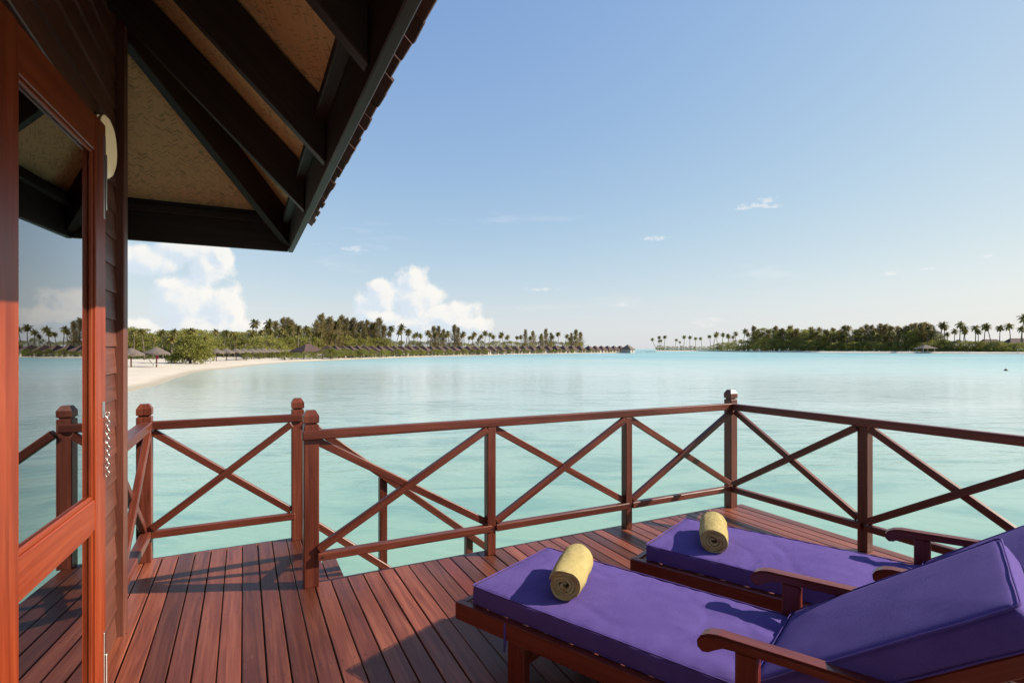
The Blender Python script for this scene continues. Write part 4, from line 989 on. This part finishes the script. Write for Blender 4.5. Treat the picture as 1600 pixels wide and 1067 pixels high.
# ------------------------------------------------------------------ thatched parasols on the beach
def thatch_mesh(Rr, h, seed, n=26):
    rnd = random.Random(seed); V, F = [], []
    prof = [(0.02, h), (.18, h*.86), (.55, h*.46), (.92, h*.10), (1.0, -.02), (.97, -.22), (.90, -.16), (.5, h*.3), (.02, h*.8)]
    for i, (r, z) in enumerate(prof):
        for k in range(n):
            a = 2*math.pi*k/n; j = 1+rnd.uniform(-.03, .03); dz = rnd.uniform(-.10, .06) if i in (4, 5) else rnd.uniform(-.02, .02)
            V.append((math.cos(a)*Rr*r*j, math.sin(a)*Rr*r*j, z+dz))
    for i in range(len(prof)-1):
        for k in range(n): F.append((i*n+k, i*n+(k+1) % n, (i+1)*n+(k+1) % n, (i+1)*n+k))
    return pydata('thatch', V, F, 'thatch')
TM = [thatch_mesh(1.5, .78, s) for s in (1, 2, 3)]
V, F = tube([(0, 0, -.4), (0.02, 0, 1.2), (0, 0, 2.3)], [.09, .075, .06], 8); PM = pydata('pole', V, F, 'wall_wood', True)
def parasol(u, d, label, s=1.0):
    root = empty('thatched_parasol', at_depth(u, d, -.85), u); root.scale = (s, s, s); tag(root, label, 'parasol', 'thatched beach parasols')
    for nm, me, z in (('pole', PM, 0), ('canopy', TM[int(u) % 3], 1.62)):
        c = bpy.data.objects.new(nm, me); COL.objects.link(c); c.parent = root; c.location = (0, 0, z)
parasol(205, 67, 'nearest thatched parasol on the sand, right against the villa corner post', 1.0)
parasol(244.5, 70, 'thatched parasol on the sand to the left of the big bush', 1.05)
ul = [338, 354, 369, 381, 393, 403, 412, 421, 429, 437, 444, 450]
for i, u in enumerate(ul): parasol(u, 100+i*4.2, f'grey thatched parasol, {ordn(i+1)} from the left in the beach row right of the big bush', 1.0)
# white lounge chair and pink cloth below the near parasol
def strip_box(name, M, sz, mat, parent): return mk(name, cbox(*sz, mat, .01), M, parent)
bc = at_depth(247.5, 68, -.85)
ch = tag(empty('beach_chair', bc, .4), 'small white folding beach chair under the thatched parasol by the big bush', 'chair')
Mc = WM[ch.name]
strip_box('seat', Mc @ Matrix.Translation((0, 0, .33)), (1.1, .55, .05), 'white_paint', ch); strip_box('backrest', Mc @ Matrix.Translation((-.75, 0, .60)) @ Matrix.Rotation(R(50), 4, 'Y'), (.75, .55, .05), 'white_paint', ch)
for sx_ in (-.5, .5):
    for sy_ in (-.25, .25): strip_box('leg', Mc @ Matrix.Translation((sx_, sy_, .15)), (.05, .05, .32), 'white_paint', ch)
V, F = [], []
for j in range(7):
    for k in range(6): V.append((.16*math.sin(k*1.05)*(1-.08*j), .16*math.cos(k*1.05)*(1-.08*j)+.02*math.sin(j), .75+.10*j+.015*math.sin(k*2+j)))
for j in range(6):
    for k in range(6): F.append((j*6+k, j*6+(k+1) % 6, (j+1)*6+(k+1) % 6, (j+1)*6+k))
F += [tuple(range(6))[::-1], tuple(range(36, 42))]
tag(mk('pink_cloth', pydata('pink_cloth', V, F, 'pink_cloth', True), Matrix.Translation(at_depth(245.8, 69.6, -.65))), 'small bright pink cloth bundle hanging on the thatched parasol pole', 'cloth')

# ------------------------------------------------------------------ buildings on the islands
def hip_house(name, loc, rz, L, Wd, wall_h, roof_h, label, cat, group, roofmat='villa_roof', ridge=.35, eave=.5):
    root = empty(name, loc, rz); tag(root, label, cat, group); M = WM[root.name]
    a, b = L/2, Wd/2; V = [(x, y, z) for z in (-.5, wall_h) for x, y in ((-a, -b), (a, -b), (a, b), (-a, b))]
    F = [(0, 1, 2, 3)[::-1], (4, 5, 6, 7)]+[(k, (k+1) % 4, 4+(k+1) % 4, 4+k) for k in range(4)]
    mk('wall', pydata('wall', V, F, 'villa_wall'), M, root)
    A, B = a+eave, b+eave; r = ridge*L/2; z0 = wall_h-.15; z1 = wall_h+.02; z2 = wall_h+roof_h
    V = [(-A, -B, z0), (A, -B, z0), (A, B, z0), (-A, B, z0), (-A, -B, z1), (A, -B, z1), (A, B, z1), (-A, B, z1), (-r, 0, z2), (r, 0, z2)]
    F = [(3, 2, 1, 0), (0, 1, 5, 4), (1, 2, 6, 5), (2, 3, 7, 6), (3, 0, 4, 7), (4, 5, 9, 8), (5, 6, 9), (6, 7, 8, 9), (7, 4, 8)]
    mk('roof', pydata('roof', V, F, roofmat), M, root)
    # a doorway recess in the lagoon side
    V = [(x, y, z) for z in (-.3, wall_h*.82) for x, y in ((-.6, -b-.02), (.6, -b-.02), (.6, -b+.1), (-.6, -b+.1))]
    F = [(0, 1, 2, 3)[::-1], (4, 5, 6, 7)]+[(k, (k+1) % 4, 4+(k+1) % 4, 4+k) for k in range(4)]
    mk('door', pydata('door', V, F, 'room_dark'), M, root)
    return root
vu = [512+11.5*i for i in range(20)]+[512+11.5*20+12.6*i for i in range(14)]+[920+9.8*i for i in range(6)]
vu = [u for u in vu if u < 972]
for i, u in enumerate(vu):
    d = shoreL(u)+rv.uniform(15.5, 16.5); p = at_depth(u, d, -.7); p2 = at_depth(u+4, shoreL(u+4)+16, 0)
    tang = math.atan2(p2.y-p.y, p2.x-p.x)
    vt = lerp_tab([(512, 539.4), (620, 540), (740, 540.4), (850, 539.8), (972, 540)], u); hh = z_at(vt, d)+.7
    wpx = (12.5 if u < 740 else 13.2)*d/FPX
    hip_house('beach_villa', p, tang, wpx*1.05, max(6.5, wpx*1.0), hh*.34, hh*.66, f'brown-roofed white beach villa, {ordn(i+1)} from the left in the long shore row', 'house', 'beach villas in the shore row', ridge=.1)
p = at_depth(481, 138, -.7); hip_house('beach_villa', p, .45, 5.2, 6.0, 1.5, z_at(537.6, 138)+.7-1.5, 'wide brown-roofed building at the left end of the villa row', 'house', None, ridge=.25)
for u, vt, lab in ((386, 536, 'grey thatched hut roof among the trees behind the parasol row'), (405, 537.5, 'smaller thatched hut tucked beside the other behind the parasols')):
    d = 146; hip_house('thatched_hut', at_depth(u, d, -.7), .5, 3.6, 3.4, 1.1, z_at(vt, d)+.7-1.1, lab, 'hut', None, 'thatch', .3)
d = 372; hip_house('thatched_pavilion', at_depth(981, d, -.9), .5, 7.5, 7.0, 2.0, z_at(538.4, d)+.9-2.0, 'pale thatched pavilion at the tip of the left island', 'pavilion', None, 'thatch', .25)
# open beach hut on the right island
d = shoreR(1446)+2; p = at_depth(1446, d, -1.0); hut = tag(empty('beach_hut', p, -.45), 'open beach hut with pyramid roof on posts at the right island shore', 'hut'); Mh = WM[hut.name]
zt = z_at(538.2, d)+1.0; ze = z_at(544.4, d)+1.0; rw = 12.5*d/FPX
V = [(-rw, -rw*.8, ze), (rw, -rw*.8, ze), (rw, rw*.8, ze), (-rw, rw*.8, ze), (0, 0, zt), (-rw, -rw*.8, ze-.2), (rw, -rw*.8, ze-.2), (rw, rw*.8, ze-.2), (-rw, rw*.8, ze-.2)]
mk('roof', pydata('roof', V, [(0, 1, 4), (1, 2, 4), (2, 3, 4), (3, 0, 4), (8, 7, 6, 5), (5, 6, 1, 0), (6, 7, 2, 1), (7, 8, 3, 2), (8, 5, 0, 3)], 'thatch'), Mh, hut)
for sx_ in (-1, 1):
    for sy_ in (-1, 1): mk('post', cbox(.3, .3, ze, 'white_paint', .02), Mh @ Matrix.Translation((sx_*rw*.72, sy_*rw*.55, ze/2-.15)), hut)
mk('platform', cbox(rw*1.9, rw*1.4, .5, 'white_paint', .05), Mh @ Matrix.Translation((0, 0, .1)), hut)
for u, vt, wp, lab in ((1548, 530, 18, 'low dark-roofed villa in the bushes at the right end of the island'), (1590, 528.5, 22, 'large dark-roofed villa cut by the right edge of the picture'), (1540, 530, 8, 'small dark villa roof peeping over bushes among the right palms')):
    d = shoreR(u)+46; hip_house('island_villa', at_depth(u, d, -.7), -.5, wp*d/FPX*1.7, 7, (z_at(vt, d)+.7)*.62, (z_at(vt, d)+.7)*.38, lab, 'house', None, ridge=.6)
# white goal-like frame at the right shore
d = shoreR(1596)+3; p = at_depth(1596, d, -.9); gf = tag(empty('white_frame', p, -.4), 'small white net frame on the sand at the right picture edge', 'frame'); Mg = WM[gf.name]
hgt = z_at(545.5, d)+.9
for sx_ in (-2.2, 2.2): mk('upright', cbox(.16, .16, hgt, 'white_paint', .01), Mg @ Matrix.Translation((sx_, 0, hgt/2)), gf)
mk('crossbar', cbox(4.6, .16, .16, 'white_paint', .01), Mg @ Matrix.Translation((0, 0, hgt+.08)), gf)
# low dark rock spit between the islands
V, F = [], []; rk = random.Random(5)
spit = tag(empty('rock_spit', at_depth(1000, 400, SEA)), 'low dark line of rocks in the water between the two islands', 'rocks')
for k in range(14):
    c = at_depth(988+k*2.6, 430, SEA-.05); s = rk.uniform(.5, 1.1); bm = bmesh.new(); bmesh.ops.create_icosphere(bm, subdivisions=1, radius=s)
    for v_ in bm.verts: v_.co *= rk.uniform(.7, 1.2); v_.co.z *= .45
    me = bpy.data.meshes.new('rock'); bm.to_mesh(me); bm.free(); me.materials.append(MATS['room_dark']); mk('rock', me, Matrix.Translation(c), spit)
# floating buoy
V, F = [], []; n = 12; prof = [(-.2, .05), (-.12, .19), (0, .24), (.10, .21), (.19, .12), (.22, .05), (.32, .04), (.34, .001)]
for z, r in prof:
    for k in range(n): a = 2*math.pi*k/n; V.append((r*math.cos(a), r*math.sin(a), z))
for i in range(len(prof)-1):
    for k in range(n): F.append((i*n+k, i*n+(k+1) % n, (i+1)*n+(k+1) % n, (i+1)*n+k))
F.append(tuple(range(n))[::-1])
tag(mk('buoy', pydata('buoy', V, F, 'black_rubber', True), Matrix.Translation(on_plane(1572, 579, SEA))), 'small black buoy floating alone on the lagoon at right', 'buoy')
